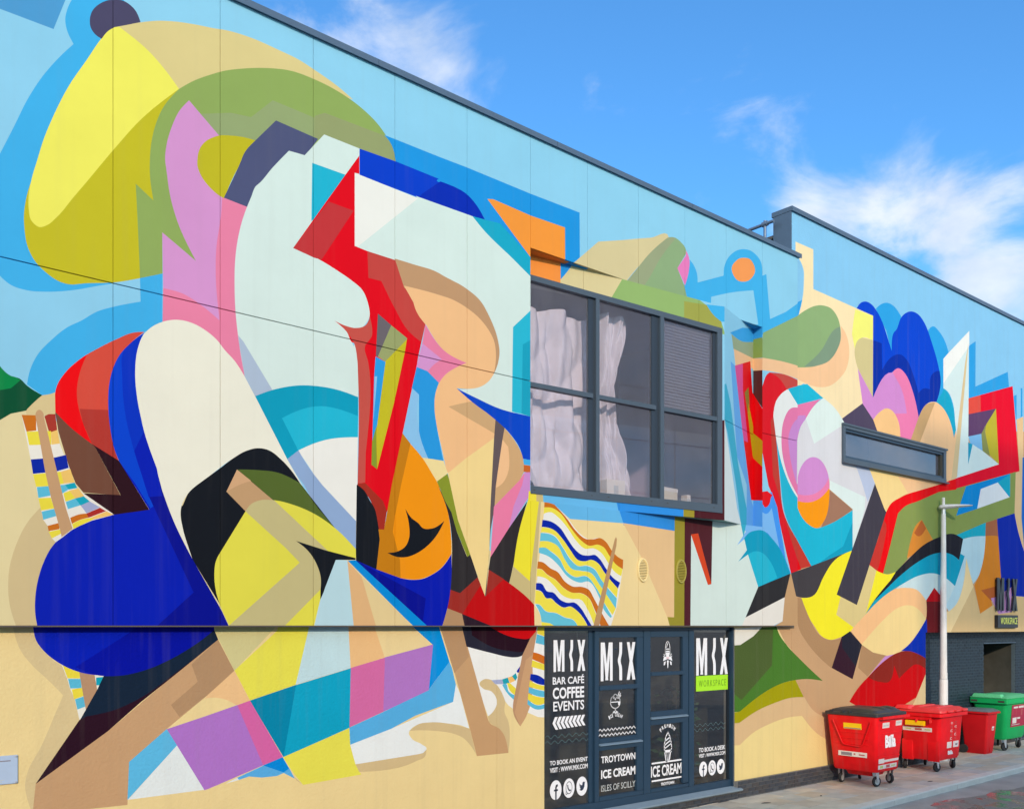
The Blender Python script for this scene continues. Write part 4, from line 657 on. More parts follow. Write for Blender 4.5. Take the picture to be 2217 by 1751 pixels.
L 34,34,44 19.644,3.545 19.783,3.672~ 20.740,4.331 20.988,4.540 21.650,4.902~ 22.285,5.218~ 23.111,5.471~ 23.859,5.598~ 24.408,5.502 24.197,4.954 23.859,5.053~ 23.395,5.098~ 22.831,5.039~ 22.017,4.797~ 20.988,4.289
L 10,164,196 19.635,3.538 20.017,3.845 20.988,4.359 22.017,4.805~ 22.831,5.044~ 23.395,5.104~ 23.859,5.059~ 24.185,4.954 24.257,5.122 24.499,5.070 23.960,4.288 23.395,4.494~ 22.831,4.568~ 22.177,4.505~ 21.239,4.245~ 20.254,3.874~
L 252,199,142 19.033,3.173 19.153,3.261 19.635,3.533 20.254,3.874~ 21.038,4.152~ 21.495,4.181~ 22.017,4.138~ 22.458,3.892 22.436,3.436~ 22.017,3.103~ 21.239,2.697~ 20.838,2.604~ 20.447,2.592~ 19.970,2.670~ 19.483,2.872
L 248,221,152 19.474,2.872 20.398,3.408~ 20.938,3.660~ 21.495,3.773~ 21.912,3.735~ 22.403,3.488 22.420,3.428 22.017,3.103~ 21.239,2.697~ 20.838,2.604~ 20.447,2.592~ 19.970,2.670~
L 0,48,178 22.436,3.436 22.485,3.436 22.501,3.127 22.831,3.116 22.831,2.410 22.501,2.452 22.017,2.619~ 21.495,2.692~ 21.239,2.702 21.754,2.925~ 22.017,3.103~
L 181,142,102 16.527,3.896 17.124,3.857 17.422,3.442~ 17.745,3.121~ 18.160,2.992~ 18.638,3.023 18.265,2.379 17.745,2.649~ 17.342,2.926~ 17.026,3.240~ 16.910,3.616~
L 181,142,102 19.324,2.364 19.736,2.154 20.398,2.556 20.593,2.601 19.970,2.687 19.483,2.869
L 206,150,212 19.970,2.273 20.495,2.591 21.038,2.643 19.783,2.157
L 206,2,10 18.966,1.630 19.324,1.911~ 19.783,2.157 20.398,2.457~ 21.038,2.655~ 21.495,2.697~ 22.017,2.619~ 22.501,2.452 22.831,2.344 22.501,2.195 22.285,1.915 21.964,1.579 21.239,1.399 19.324,1.505
L 142,40,30 19.759,2.134 20.398,2.457~ 21.038,2.655~ 21.495,2.697~ 22.017,2.619~ 22.831,2.344 22.474,2.222 21.912,2.368~ 21.495,2.226~ 21.138,2.060 20.913,2.374 20.764,2.049~ 20.254,2.018~
L 56,28,44 18.660,3.050 18.997,3.170 19.492,2.868 19.100,2.117 18.262,2.390
L 38,38,52 18.660,3.050 18.997,3.170 19.492,2.868 19.234,2.391 18.682,2.816
L 76,126,46 15.720,3.253 16.247,3.273 16.303,3.165~ 16.565,2.924~ 17.104,2.583~ 17.918,2.126 17.342,2.185~ 16.948,2.184~ 16.377,2.123~ 15.827,1.974~ 15.040,1.643 14.854,1.644 14.854,2.914 15.057,2.922
L 80,100,50 15.702,3.274 16.125,3.209 16.089,2.500 15.091,1.862 14.854,1.998 14.854,2.914 15.057,2.922
L 166,161,8 14.854,1.637 15.040,1.647 15.827,1.974~ 16.377,2.123~ 16.910,2.183 17.203,1.818 16.717,1.824~ 16.192,1.753~ 15.648,1.643~ 15.023,1.427 14.854,1.434
L 223,189,141 14.854,1.434 15.023,1.431 15.648,1.643~ 16.192,1.753~ 16.717,1.824~ 17.231,1.814 17.542,1.535~ 18.035,1.358 18.022,1.370 18.064,0.881 17.664,1.052~ 17.144,1.435 16.565,1.427~ 16.008,1.344~ 15.472,1.212~ 15.040,1.001 14.854,1.010
L 241,219,150 14.854,1.014 15.040,1.005 15.472,1.212~ 16.008,1.344~ 16.565,1.427~ 17.144,1.435 17.664,1.052~ 18.064,0.881 18.274,0.083 18.160,-0.135 14.854,0.227
L 236,233,222 14.854,3.233 15.773,3.274 15.472,3.084 15.057,2.922 14.854,2.914
L 228,206,155 22.501,2.208 22.831,2.211 22.831,1.205 21.754,1.371 21.964,1.579
W 252,152,66 9.427,9.269 10.341,9.308 10.341,8.617 9.427,8.435
W 35,150,232 10.337,9.307 10.646,9.289 10.580,9.074 10.471,8.955 10.341,8.807
W 226,210,158 10.624,9.371 12.578,9.624 12.578,8.820 11.380,8.609 10.337,8.686 10.337,8.803 10.471,8.955~ 10.591,9.120
W 152,186,112 11.748,9.261 13.148,9.177 13.601,9.015 13.971,8.788 14.069,8.573 11.279,8.554 11.381,8.708 11.627,9.082
W 165,168,78 13.044,8.985 13.601,9.025 13.683,8.953~ 13.971,8.788 13.971,8.557 13.044,8.662
W 66,182,240 13.588,9.032 14.069,9.085 14.069,8.809 13.971,8.792 13.765,8.881~
W 250,236,70 9.589,5.457 9.866,5.480 9.872,5.108 9.589,5.122
W 212,193,135 9.862,5.480 9.985,5.490 10.012,5.117 9.872,5.108
W 106,190,241 9.981,5.490 11.653,5.458 13.044,5.490 13.031,5.128 10.012,5.117
W 50,150,238 11.461,5.461 13.044,5.490 13.033,5.128 11.555,5.162
W 165,152,48 13.033,5.565 13.301,5.586 13.293,5.106 13.025,5.090
W 80,28,36 13.296,6.927 14.237,7.042 14.237,5.065 13.291,5.087
F 148,213,243 13.875,9.302 15.945,9.523 15.945,5.213 13.772,5.018
F 60,170,236 14.327,8.685 14.973,8.952 16.202,9.259 16.202,9.009 15.448,8.806 14.858,8.676~ 14.409,8.678
F 160,176,140 14.398,8.675 14.858,8.676~ 15.448,8.806 16.202,9.009 16.202,8.551 15.570,8.514 14.492,8.429
F 251,200,150 14.508,8.433 15.570,8.514 16.202,8.616 16.202,8.289 15.357,8.305 14.603,8.144
F 238,8,20 14.575,8.137 15.399,8.420 15.521,7.837 16.202,7.635 16.202,5.803 15.448,5.733 14.973,6.978
F 228,82,150 14.575,8.137 14.985,8.273 14.996,7.765 15.267,6.822 15.031,6.823
F 150,125,50 15.090,7.744 15.297,7.893 15.357,7.550 15.267,7.344
F 196,166,25 15.297,7.580 15.570,7.170 16.202,7.090 16.202,6.544 15.539,6.593 15.267,7.344
F 60,180,212 13.875,7.638 14.138,7.697 14.354,7.386 14.744,6.326 15.208,5.521 15.208,4.950 14.886,5.201 14.631,5.916 14.192,6.838 13.875,7.170
F 104,176,241 14.354,8.164 14.575,8.137 14.973,6.978 15.448,5.733 15.570,5.614 15.570,4.979 15.178,4.948 15.208,5.991 14.687,6.460
F 226,240,240 13.772,7.053 14.059,7.030 14.327,6.364 14.687,5.490 14.915,5.193 14.915,4.927 13.772,4.835
R 60,170,236 0.466,9.253 -0.283,9.071 -0.283,8.709 0.466,8.880
R 150,172,90 0.466,8.891 -0.283,8.875 -0.283,8.423 0.011,8.486 0.211,8.515 0.466,8.559
R 251,200,150 0.466,8.559 -0.283,8.427 -0.283,8.195 0.466,8.306
R 92,45,44 0.466,8.309 -0.283,8.201 -0.283,7.423 -0.014,7.491 0.223,7.829
R 232,8,18 0.466,7.896 0.223,7.840 -0.014,7.480 -0.283,7.423 -0.283,5.680 0.466,5.773
R 196,166,25 0.223,7.066 -0.014,6.861 -0.014,6.358 0.223,6.579
R 90,170,248 0.466,5.773 -0.283,5.680 -0.283,4.737 0.466,4.783
"""
SHAPES = {}
for ln in MURAL.strip().split('\n'):
    tk = ln.split()
    pl = tk[0]; rgb = tuple(int(v) for v in tk[1].split(','))
    pts = []; sm = []
    for t in tk[2:]:
        s = t.endswith('~'); a, b = t.rstrip('~').split(',')
        pts.append((float(a), float(b))); sm.append(s)
    SHAPES.setdefault(pl, []).append((rgb, pts, sm))
def spline(pts, sm, sub=6):
    n = len(pts); o = []
    P = [np.array(p) for p in pts]
    for i in range(n):
        j = (i + 1) % n
        a, b = P[i], P[j]
        o.append(tuple(a))
        if not (sm[i] or sm[j]): continue
        L = np.linalg.norm(b - a)
        def tang(k, prv, nxt):
            d0 = P[k] - P[prv]; d1 = P[nxt] - P[k]
            l0, l1 = np.linalg.norm(d0) + 1e-9, np.linalg.norm(d1) + 1e-9
            v = d0 / l0 * l1 + d1 / l1 * l0
            return v / (np.linalg.norm(v) + 1e-9)
        ta = tang(i, i - 1, j) if sm[i] else None
        tb = tang(j, i, (j + 1) % n) if sm[j] else None
        ch = (b - a) / (L + 1e-9)
        if ta is None: ta = 1.5 * ch - .5 * tb
        if tb is None: tb = 1.5 * ch - .5 * ta
        for q in range(1, sub):
            t = q / sub
            h = (2*t**3-3*t**2+1)*a + (t**3-2*t**2+t)*L*ta + (-2*t**3+3*t**2)*b + (t**3-t**2)*L*tb
            o.append(tuple(h))
    return o
def mural_sheets(plane, base, rects, to3d, depth, rough, parent_for, name_for):
    """cut the painted plane into its panels; every painted outline becomes real edges, one paint per field"""
    polys = []
    bx0 = min(min(p[0] for p in r) for r in rects) - .01; bx1 = max(max(p[0] for p in r) for r in rects) + .01
    by0 = min(min(p[1] for p in r) for r in rects) - .01; by1 = max(max(p[1] for p in r) for r in rects) + .01
    for rgb, pts, sm in SHAPES.get(plane, []):
        pp = spline(pts, sm)
        a = np.array(pp)
        if a[:, 0].max() < bx0 or a[:, 0].min() > bx1 or a[:, 1].max() < by0 or a[:, 1].min() > by1: continue
        polys.append((rgb, a))
    V = []; Ed = []
    for _, a in polys + [(None, np.array(r)) for r in rects]:
        i = len(V); n = len(a)
        V += [Vector((float(x), float(y))) for x, y in a]
        Ed += [(i + k, i + (k + 1) % n) for k in range(n)]
    vo, eo, fo = delaunay_2d_cdt(V, Ed, [], 0, 2e-5)[:3]
    vo = np.array([(v.x, v.y) for v in vo]); tri = np.array([f for f in fo if len(f) == 3])
    cen = vo[tri].mean(axis=1)
    def inside(poly, idx):
        x, y = cen[idx, 0], cen[idx, 1]; c = np.zeros(len(idx), bool)
        x0, y0 = poly[-1]
        for x1, y1 in poly:
            if y0 != y1:
                hit = ((y1 > y) != (y0 > y)) & (x < (x0 - x1) * (y - y1) / (y0 - y1) + x1)
                c ^= hit
            x0, y0 = x1, y1
        return c
    def within(poly):
        lo = poly.min(0); hi = poly.max(0)
        idx = np.nonzero((cen[:, 0] >= lo[0]) & (cen[:, 0] <= hi[0]) & (cen[:, 1] >= lo[1]) & (cen[:, 1] <= hi[1]))[0]
        if len(idx) == 0: return idx
        return idx[inside(poly, idx)]
    colr = np.zeros(len(tri), int); cl = [base]
    for rgb, a in polys:
        if rgb not in cl: cl.append(rgb)
        colr[within(a)] = cl.index(rgb)
    outs = []
    for ri, r in enumerate(rects):
        idx = within(np.array(r))
        if len(idx) == 0: continue
        mb = MB(); remap = {}
        cnt = {}
        for t in idx:
            a, b, c = tri[t]
            p = vo[[a, b, c]]
            if (p[1][0]-p[0][0])*(p[2][1]-p[0][1]) - (p[1][1]-p[0][1])*(p[2][0]-p[0][0]) < 0: a, b, c = a, c, b
            f = []
            for k in (a, b, c):
                if k not in remap:
                    remap[k] = len(mb.v); mb.v.append(tuple(to3d(*vo[k])))
                f.append(remap[k])
            mb.f.append(tuple(f)); mm = mb.mi(paint(cl[colr[t]], rough)); mb.m.append(mm)
            for e in ((f[0], f[1]), (f[1], f[2]), (f[2], f[0])):
                cnt.setdefault(tuple(sorted(e)), []).append((e, mm))
        d = Vector(depth)
        for k, es in cnt.items():
            if len(es) == 1:
                (a, b), mm = es[0]; i = len(mb.v)
                mb.v += [tuple(Vector(mb.v[a]) + d), tuple(Vector(mb.v[b]) + d)]
                mb.f.append((b, a, i, i + 1)); mb.m.append(mm)
        outs.append(part(name_for(ri), mb, parent_for(ri)))
    return outs
def rect(x0, x1, z0a, z0b, z1a, z1b): return [(x0, z0a), (x1, z0b), (x1, z1b), (x0, z1a)]

# ------------------------------------------------------------------ ground
SLOPE = 0.0255       # the kerb is not quite parallel to the wall
def kerb_y(x): return -1.93 + SLOPE * (x - 15.76)
g = MB(); g.box(-300, 400, -300, 300, -.6, -.125, M_road); struct('ground', g)
g = MB()
N = 60
rv = []
for iy in range(2):
    pass
g.face([(-60, -60, -.11), (120, -60, -.11), (120, kerb_y(120), -.11), (-60, kerb_y(-60), -.11)], M_road)
road = struct('road', g)
g = MB()
g.prism([(-40, kerb_y(-40) + .2, -.004), (60, kerb_y(60) + .2, -.004), (60, 1.2, -.004), (-40, 1.2, -.004)], (0, 0, -.15), M_bed)
pav = struct('pavement', g)
slab_meshes = []
def slab_mesh(w, d, m, seed):
    rnd = random.Random(seed); mb = MB()
    j = lambda: rnd.uniform(-.006, .006)
    mb.loft([[(-w/2, -d/2, -.03), (w/2, -d/2, -.03), (w/2, d/2, -.03), (-w/2, d/2, -.03)],
             [(-w/2, -d/2, -.004 + j()/3), (w/2, -d/2, -.004 + j()/3), (w/2, d/2, -.004 + j()/3), (-w/2, d/2, -.004 + j()/3)],
             [(-w/2+.006, -d/2+.006, j()/3), (w/2-.006, -d/2+.006, j()/3), (w/2-.006, d/2-.006, j()/3), (-w/2+.006, d/2-.006, j()/3)]], m, cap0=False)
    return make_mesh('paving_slab', mb)
for k in range(9): slab_meshes.append(slab_mesh(.588, .438, (M_slab, M_slab2, M_slab3)[k % 3], k))
ang = math.atan(SLOPE)
for row in range(5):
    off = .3 if row % 2 else 0
    for i in range(34):
        x = 11.0 + i * .6 + off
        y = kerb_y(x) + .235 + .225 + row * .45
        if y > (.30 if x < 22.3 else .62): continue
        o = bpy.data.objects.new('paving_slab', random.choice(slab_meshes)); link(o, pav)
        o.location = (x, y, .004 + random.uniform(-.003, .003)); o.rotation_euler = (0, 0, ang + random.choice((0, pi)))
km = []
for k in range(3):
    mb = MB(); rnd = random.Random(50 + k)
    prof = [(-.0, -.16), (-.0, -.012), (.025, .010), (.22, .012 + rnd.uniform(-.003, .003)), (.22, -.16)]
    mb.prism([(-.452, y, z) for y, z in prof], (.904, 0, 0), M_kerb)
    km.append(make_mesh('kerb_stone', mb, smooth=30))
for i in range(22):
    x = 10.2 + i * .915
    o = bpy.data.objects.new('kerb_stone', random.choice(km)); link(o, pav)
    o.location = (x, kerb_y(x), random.uniform(-.003, .003)); o.rotation_euler = (0, 0, ang)
# a wet patch on the road
g = MB(); rnd = random.Random(3); pts = []
for k in range(40):
    a = 2 * pi * k / 40; rr = 1 + .22 * sin(3 * a + 1) + .14 * sin(7 * a) + rnd.uniform(-.05, .05)
    pts.append((19.3 + 2.3 * rr * cos(a), -2.95 + .62 * rr * sin(a) + .03 * cos(a), -.106))
wet = bpy.data.materials.new('wet_road'); wet.use_nodes = True
wb = wet.node_tree.nodes['Principled BSDF']; wb.inputs['Base Color'].default_value = (.24, .225, .20, 1); wb.inputs['Roughness'].default_value = .16
_c = wet.node_tree.nodes.new('ShaderNodeTexCoord'); _n = wet.node_tree.nodes.new('ShaderNodeTexNoise'); _n.inputs['Scale'].default_value = 3.5; _n.inputs['Detail'].default_value = 8
_r = wet.node_tree.nodes.new('ShaderNodeMapRange'); _r.inputs['From Min'].default_value = .42; _r.inputs['From Max'].default_value = .62; _r.inputs['To Min'].default_value = .12; _r.inputs['To Max'].default_value = .75
wet.node_tree.links.new(_c.outputs['Object'], _n.inputs['Vector']); wet.node_tree.links.new(_n.outputs['Fac'], _r.inputs['Value']); wet.node_tree.links.new(_r.outputs[0], wb.inputs['Roughness'])
g.face(pts, wet); struct('puddle', g)

# ------------------------------------------------------------------ the mural building
BR = thing('mural_building', (9.0, .2, 0), 'long two-storey building whose whole front is covered by one big colourful abstract mural', 'building')
LBC = (148, 213, 243); SAND = (241, 217, 156)
zj = lambda x: np.interp(x, [-4, 2.274, 8.35, 16.8], [7.19, 7.105, 7.037, 7.023])       # joint between the two panel rows
zr = lambda x: np.interp(x, [-4, 4.784, 16.857], [10.90, 10.83, 10.735])               # underside of the coping
XJ = [-1.54, -.305, .93, 2.166, 3.403, 4.64, 5.878, 7.117, 8.356, 9.581, 10.805, 12.02, 13.241, 14.43, 15.57, 16.772]
G = .0032
BX0, BX1, BZ0, BZ1 = 9.585, 15.57, 5.205, 9.078
rects = []
for a, b in zip(XJ[:-1], XJ[1:]):
    a_, b_ = a + G, b - G
    cutx = b > BX0 + .05 and a < BX1 - .05
    top = (zj(a_) + .006, zj(b_) + .006, zr(a_), zr(b_))
    low = (3.292, 3.292, zj(a_) - .006, zj(b_) - .006)
    if not cutx:
        rects.append(rect(a_, b_, *top)); rects.append(rect(a_, b_, *low))
    else:
        rects.append(rect(a_, b_, BZ1, BZ1, zr(a_), zr(b_))); rects.append(rect(a_, b_, 3.292, 3.292, BZ0, BZ0))
mural_sheets('U', LBC, rects, lambda x, z: (x, 0, z), (0, .028, 0), False, lambda i: BR, lambda i: 'wall_panel')
# lower rendered wall
SX0, SX1, SZ0, SZ1 = 9.99, 14.885, .235, 3.262
LR = [rect(-3, 9.027, -.05, -.05, 3.34, 3.34), rect(9.031, SX0, -.05, -.05, 3.34, 3.34), rect(SX0, SX1, SZ1, SZ1, 3.34, 3.34), rect(SX1, 16.128, .33, .33, 3.34, 3.34), rect(16.132, 16.768, .33, .33, 3.34, 3.34)]
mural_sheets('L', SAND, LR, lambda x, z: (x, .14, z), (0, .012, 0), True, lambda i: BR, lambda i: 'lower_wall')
# structure behind the cladding
c = MB()
c.box(-3, BX0, .032, .40, 3.34, 10.72, M_joint); c.box(BX1, 16.76, .032, .40, 3.34, 10.70, M_joint)
c.box(BX0, BX1, .032, .40, BZ1 + .002, 10.72, M_joint); c.box(BX0, BX1, .032, .36, 3.34, BZ0 - .002, M_joint)
c.box(-3, SX0, .155, .40, -.1, 3.338, M_core); c.box(SX1, 16.76, .155, .40, -.1, 3.338, M_core); c.box(SX0, SX1, .155, .40, SZ1 + .002, 3.338, M_core); c.box(SX0, SX1, .16, .40, -.1, SZ0 - .03, M_core)
part('wall_core', c, BR)
c = MB(); c.box(-3, 16.76, .06, 9, 10.60, 10.66, M_roof); c.box(-3, 16.76, 8.8, 9, 0, 10.6, M_core); c.box(-3, -2.8, .4, 8.8, 0, 10.6, M_core); c.box(16.56, 16.76, .4, 8.8, 0, 10.6, M_core)
c.box(-2.8, 16.56, .42, 8.8, 4.4, 4.6, M_floor); c.box(-2.8, 16.56, .42, 8.8, 0, .05, M_floor)
part('roof_and_back_walls', c, BR)
c = MB(); c.box(9.3, 16.2, 4.4, 4.5, 4.6, 9.6, M_room); c.box(9.2, 9.3, .41, 4.5, 4.6, 9.6, M_room); c.box(16.2, 16.3, .41, 4.5, 4.6, 9.6, M_room); c.box(9.3, 16.2, .41, 4.4, 9.55, 9.6, M_room)
part('upper_room', c, BR)
c = MB(); c.box(9.4, 15.4, 3.4, 3.5, .05, 4.4, M_dark); c.box(9.3, 9.4, .41, 3.5, .05, 4.4, M_dark); c.box(15.4, 15.5, .41, 3.5, .05, 4.4, M_dark); c.box(9.4, 15.4, .41, 3.4, 3.6, 3.65, M_dark)
part('shop_room', c, BR)
# coping, in lengths
xs = [-3, .2, 3.5, 6.833, 10.1, 13.4, 16.857]
for a, b in zip(xs[:-1], xs[1:]):
    mb = MB()
    za, zb = zr(a), zr(b)
    prof = [(.40, .09), (.40, .0), (-.012, 0), (-.035, -.012), (-.045, -.012), (-.045, .070), (-.03, .080)]
    A = [(a + .003, y, za + z) for y, z in prof]; B = [(b - .003, y, zb + z) for y, z in prof]
    mb.loft([A, B], M_slate); part('coping', mb, BR)
# ledge flashing along the foot of the upper cladding
mb = MB(); mb.box(-3, 16.62, -.006, .138, 3.276, 3.2905, base_mat('ledge_metal', (.10, .08, .07), .6)); part('ledge_flashing', mb, BR)
# cladding screws along the joint
# ------------------------------------------------------------------ oriel window, wedge-shaped
def fy(x): return -.105 * (x - 11.66)
AX, AY, VX, VY = 14.05, -.251, 15.57, .210
WN = Vector((-.105, -1, 0)).normalized()
wz = lambda x, zl, zrr: zl + (zrr - zl) * (x - 9.75) / 4.2
def w3(x, z, o=0.0):
    p = Vector((x, fy(x), z)); return tuple(p + WN * o)
ZT0, ZT1 = 8.760, 8.672        # head of frame, left and right
tz = lambda x: wz(x, ZT0, ZT1)
mural_sheets('W', LBC, [[(BX0, tz(BX0)), (10.80, tz(10.80)), (10.80, BZ1), (BX0, BZ1)], [(10.807, tz(10.807)), (13.40, tz(13.4)), (13.40, BZ1), (10.807, BZ1)], [(13.407, tz(13.407)), (AX, tz(AX)), (AX, BZ1), (13.407, BZ1)],
    [(BX0, BZ0), (11.55, BZ0), (11.55, 5.345), (BX0, 5.352)], [(11.557, BZ0), (AX, BZ0), (AX, 5.325), (11.557, 5.345)],
    [(13.985, 5.325), (AX, 5.325), (AX, tz(AX)), (13.985, tz(13.985))]], lambda x, z: w3(x, z), tuple(-WN * .03), False, lambda i: BR, lambda i: 'bay_panel')
f3 = lambda x, z: (x, AY + (VY - AY) * (x - AX) / (VX - AX), z)
FN = Vector((VY - AY, -(VX - AX), 0)).normalized()
mural_sheets('F', LBC, [[(AX, BZ0), (VX, BZ0), (VX, 7.02), (AX, 7.02)], [(AX, 7.03), (VX, 7.03), (VX, BZ1), (AX, BZ1)]], f3, tuple(-FN * .03), False, lambda i: BR, lambda i: 'bay_side')
mural_sheets('R', LBC, [[(0, BZ0), (VY, BZ0), (VY, BZ1), (0, BZ1)]], lambda y, z: (BX1 - .006, y, z), (.004, 0, 0), False, lambda i: BR, lambda i: 'bay_reveal')
for a_, b_, cc in ((BX0 + .003, 10.42, (252, 152, 66)), (10.423, 10.85, (35, 150, 232)), (10.853, 11.9, (226, 210, 158)), (14.2, 15.56, (60, 170, 236))):
    mb = MB(); mb.box(a_, b_, .003, .031, BZ1 + .0005, BZ1 + .004, paint(cc)); mb.box(a_, b_, .033, .40, BZ1 - .006, BZ1 + .001, paint(cc)); part('soffit', mb, BR)
tri = [(BX0, fy(BX0)), (AX, AY), (VX, VY)]
mb = MB(); mb.prism([(x, y + .001, BZ0 + .003) for x, y in [(BX0 + .01, fy(BX0 + .01) + .03), (11.66, .034), (AX, AY + .035), (VX - .01, VY + .02), (BX0 + .01, .41)]], (0, 0, .05), base_mat('soffit_paint', srgb(120, 170, 170, .8), .6)); part('bay_floor', mb, BR)
mb = MB(); mb.prism([(x, y, BZ1 - .012) for x, y in [(BX0 + .01, fy(BX0 + .01) + .03), (AX, AY + .035), (VX - .01, VY + .02), (BX0 + .01, .41)]], (0, 0, -.03), M_slate); part('bay_roof', mb, BR)
# frame
fr = MB()
def wbar(x0, x1, za0, za1, zb0, zb1, o0, o1, m, mb):
    """bar on the window plane: z limits at x0 (za) and x1 (zb); o0 back, o1 front offsets"""
    A = [w3(x0, za0, o0), w3(x0, za1, o0), w3(x0, za1, o1), w3(x0, za0, o1)]
    B = [w3(x1, zb0, o0), w3(x1, zb1, o0), w3(x1, zb1, o1), w3(x1, zb0, o1)]
    mb.loft([A, B], m)
XL, XR = 9.62, 13.984
wbar(XL, XR, tz(XL) - .085, tz(XL), tz(XR) - .095, tz(XR), -.09, .012, M_frame, fr)
wbar(XL, XR, 5.352, 5.470, 5.326, 5.478, -.09, .014, M_frame, fr)
wbar(XL, XL + .10, 5.465, tz(XL) - .08, 5.465, tz(XL) - .08, -.09, .012, M_frame, fr)
wbar(13.86, XR, 5.47, tz(13.9) - .09, 5.47, tz(13.9) - .09, -.09, .011, M_frame, fr)
bw = part('bay_window', fr, BR)
for (a, b, c_) in ((11.002, 11.06, 11.131), (12.381, 12.476, 12.562)):
    mb = MB(); wbar(b, c_, 5.471, tz(b) - .088, 5.472, tz(c_) - .09, -.10, .010, M_frame, mb); wbar(a, b - .002, 5.474, tz(a) - .09, 5.474, tz(b) - .092, -.11, -.035, M_casement, mb); part('mullion', mb, bw)
trz = lambda x: wz(x, 7.092, 7.053)
for (a, b) in ((XL + .10, 11.0), (11.133, 12.38), (12.564, 13.858)):
    mb = MB(); wbar(a, b, trz(a) - .068, trz(a), trz(b) - .076, trz(b), -.09, .006, M_frame, mb); part('transom', mb, bw)
    mb = MB(); wbar(b - .075, b - .001, trz(b) + .002, tz(b) - .1, trz(b) + .002, tz(b) - .1, -.085, -.03, M_casement, mb); wbar(b - .075, b - .001, 5.472, trz(b) - .08, 5.472, trz(b) - .08, -.085, -.03, M_casement, mb); part('casement', mb, bw)
    for (z0, z1) in ((5.474, trz(a) - .07), (trz(a) + .001, tz(a) - .09)):
        mb = MB(); mb.face([w3(a, z0, -.05), w3(b, z0, -.05), w3(b, z1, -.05), w3(a, z1, -.05)], M_glass); part('pane', mb, bw)
# sill bolts / weep holes
mb = MB()
for x in (9.80, 10.95, 11.3, 12.25, 12.62, 13.75): wbar(x, x + .035, 5.405, 5.417, 5.405, 5.417, .0, .0155, M_ventdark, mb)
part('weep_holes', mb, bw, kind='stuff')
# round grilles under the oriel
def vent(cx, cz, rx, rz, m, label):
    rg = MB(); n = 28
    o = [(cx + rx * cos(2*pi*k/n), -.004, cz + rz * sin(2*pi*k/n)) for k in range(n)]
    o2 = [(cx + rx*.97 * cos(2*pi*k/n), -.030, cz + rz*.97 * sin(2*pi*k/n)) for k in range(n)]
    i2 = [(cx + rx*.84 * cos(2*pi*k/n), -.030, cz + rz*.84 * sin(2*pi*k/n)) for k in range(n)]
    i3 = [(cx + rx*.82 * cos(2*pi*k/n), -.008, cz + rz*.82 * sin(2*pi*k/n)) for k in range(n)]
    rg.loft([o, o2, i2, i3], m, cap0=False, cap1=False)
    rg.face([(x, -.006, z) for x, _, z in i3], M_ventdark)
    g_ = part('vent_grille', rg, BR, smooth=35, label=label)
    ns = 12
    for k in range(ns):
        z = cz + rz * .80 * (-1 + 2 * (k + .5) / ns); w = rx * .83 * math.sqrt(max(0, 1 - ((z - cz) / (rz * .84)) ** 2))
        mb = MB(); h = rz * .8 / ns
        mb.loft([[(cx - w, -.008, z + h), (cx - w, -.028, z - h * .25), (cx - w, -.024, z - h * .6), (cx - w, -.006, z + h*.5)], [(cx + w, -.008, z + h), (cx + w, -.028, z - h * .25), (cx + w, -.024, z - h * .6), (cx + w, -.006, z + h*.5)]], m)
        part('slat', mb, g_)
vent(12.118, 4.238, .130, .205, M_cream, 'round cream vent grille')
vent(13.120, 4.252, .136, .215, M_olive, 'round olive vent grille')
# ------------------------------------------------------------------ shopfront
FYS = .20; GY = .245
fr = MB()
sz_l, sz_r = .30, .30
def fbar(x0, x1, z0, z1, y0=FYS, y1=.30, m=M_shopframe, mb=None): mb.box(x0, x1, y0, y1, z0, z1, m)
fbar(SX0, 10.06, SZ0, SZ1, mb=fr, y0=FYS + .02); fbar(14.852, SX1 - .001, SZ0, SZ1, mb=fr, y0=.165); fbar(SX0, SX1, 3.205, SZ1 - .001, mb=fr, y0=FYS + .012); fbar(10.06, 14.852, SZ0, .36, mb=fr, y0=FYS - .001)
sf = part('shopfront', fr, BR)
for (a, b, y) in ((11.064, 11.168, .235), (11.170, 11.272, FYS - .004), (12.370, 12.555, FYS - .003), (13.595, 13.745, FYS - .004)):
    mb = MB(); fbar(a, b, .361, 3.204, y, .30, M_shopframe, mb); part('mullion', mb, sf, bevel=.006)
cols = [(11.273, 12.369, (2.208, 2.286), (1.235, 1.318, 1.405), .439), (12.556, 13.594, (2.407, 2.474), (1.574, 1.681, 1.781), .425)]
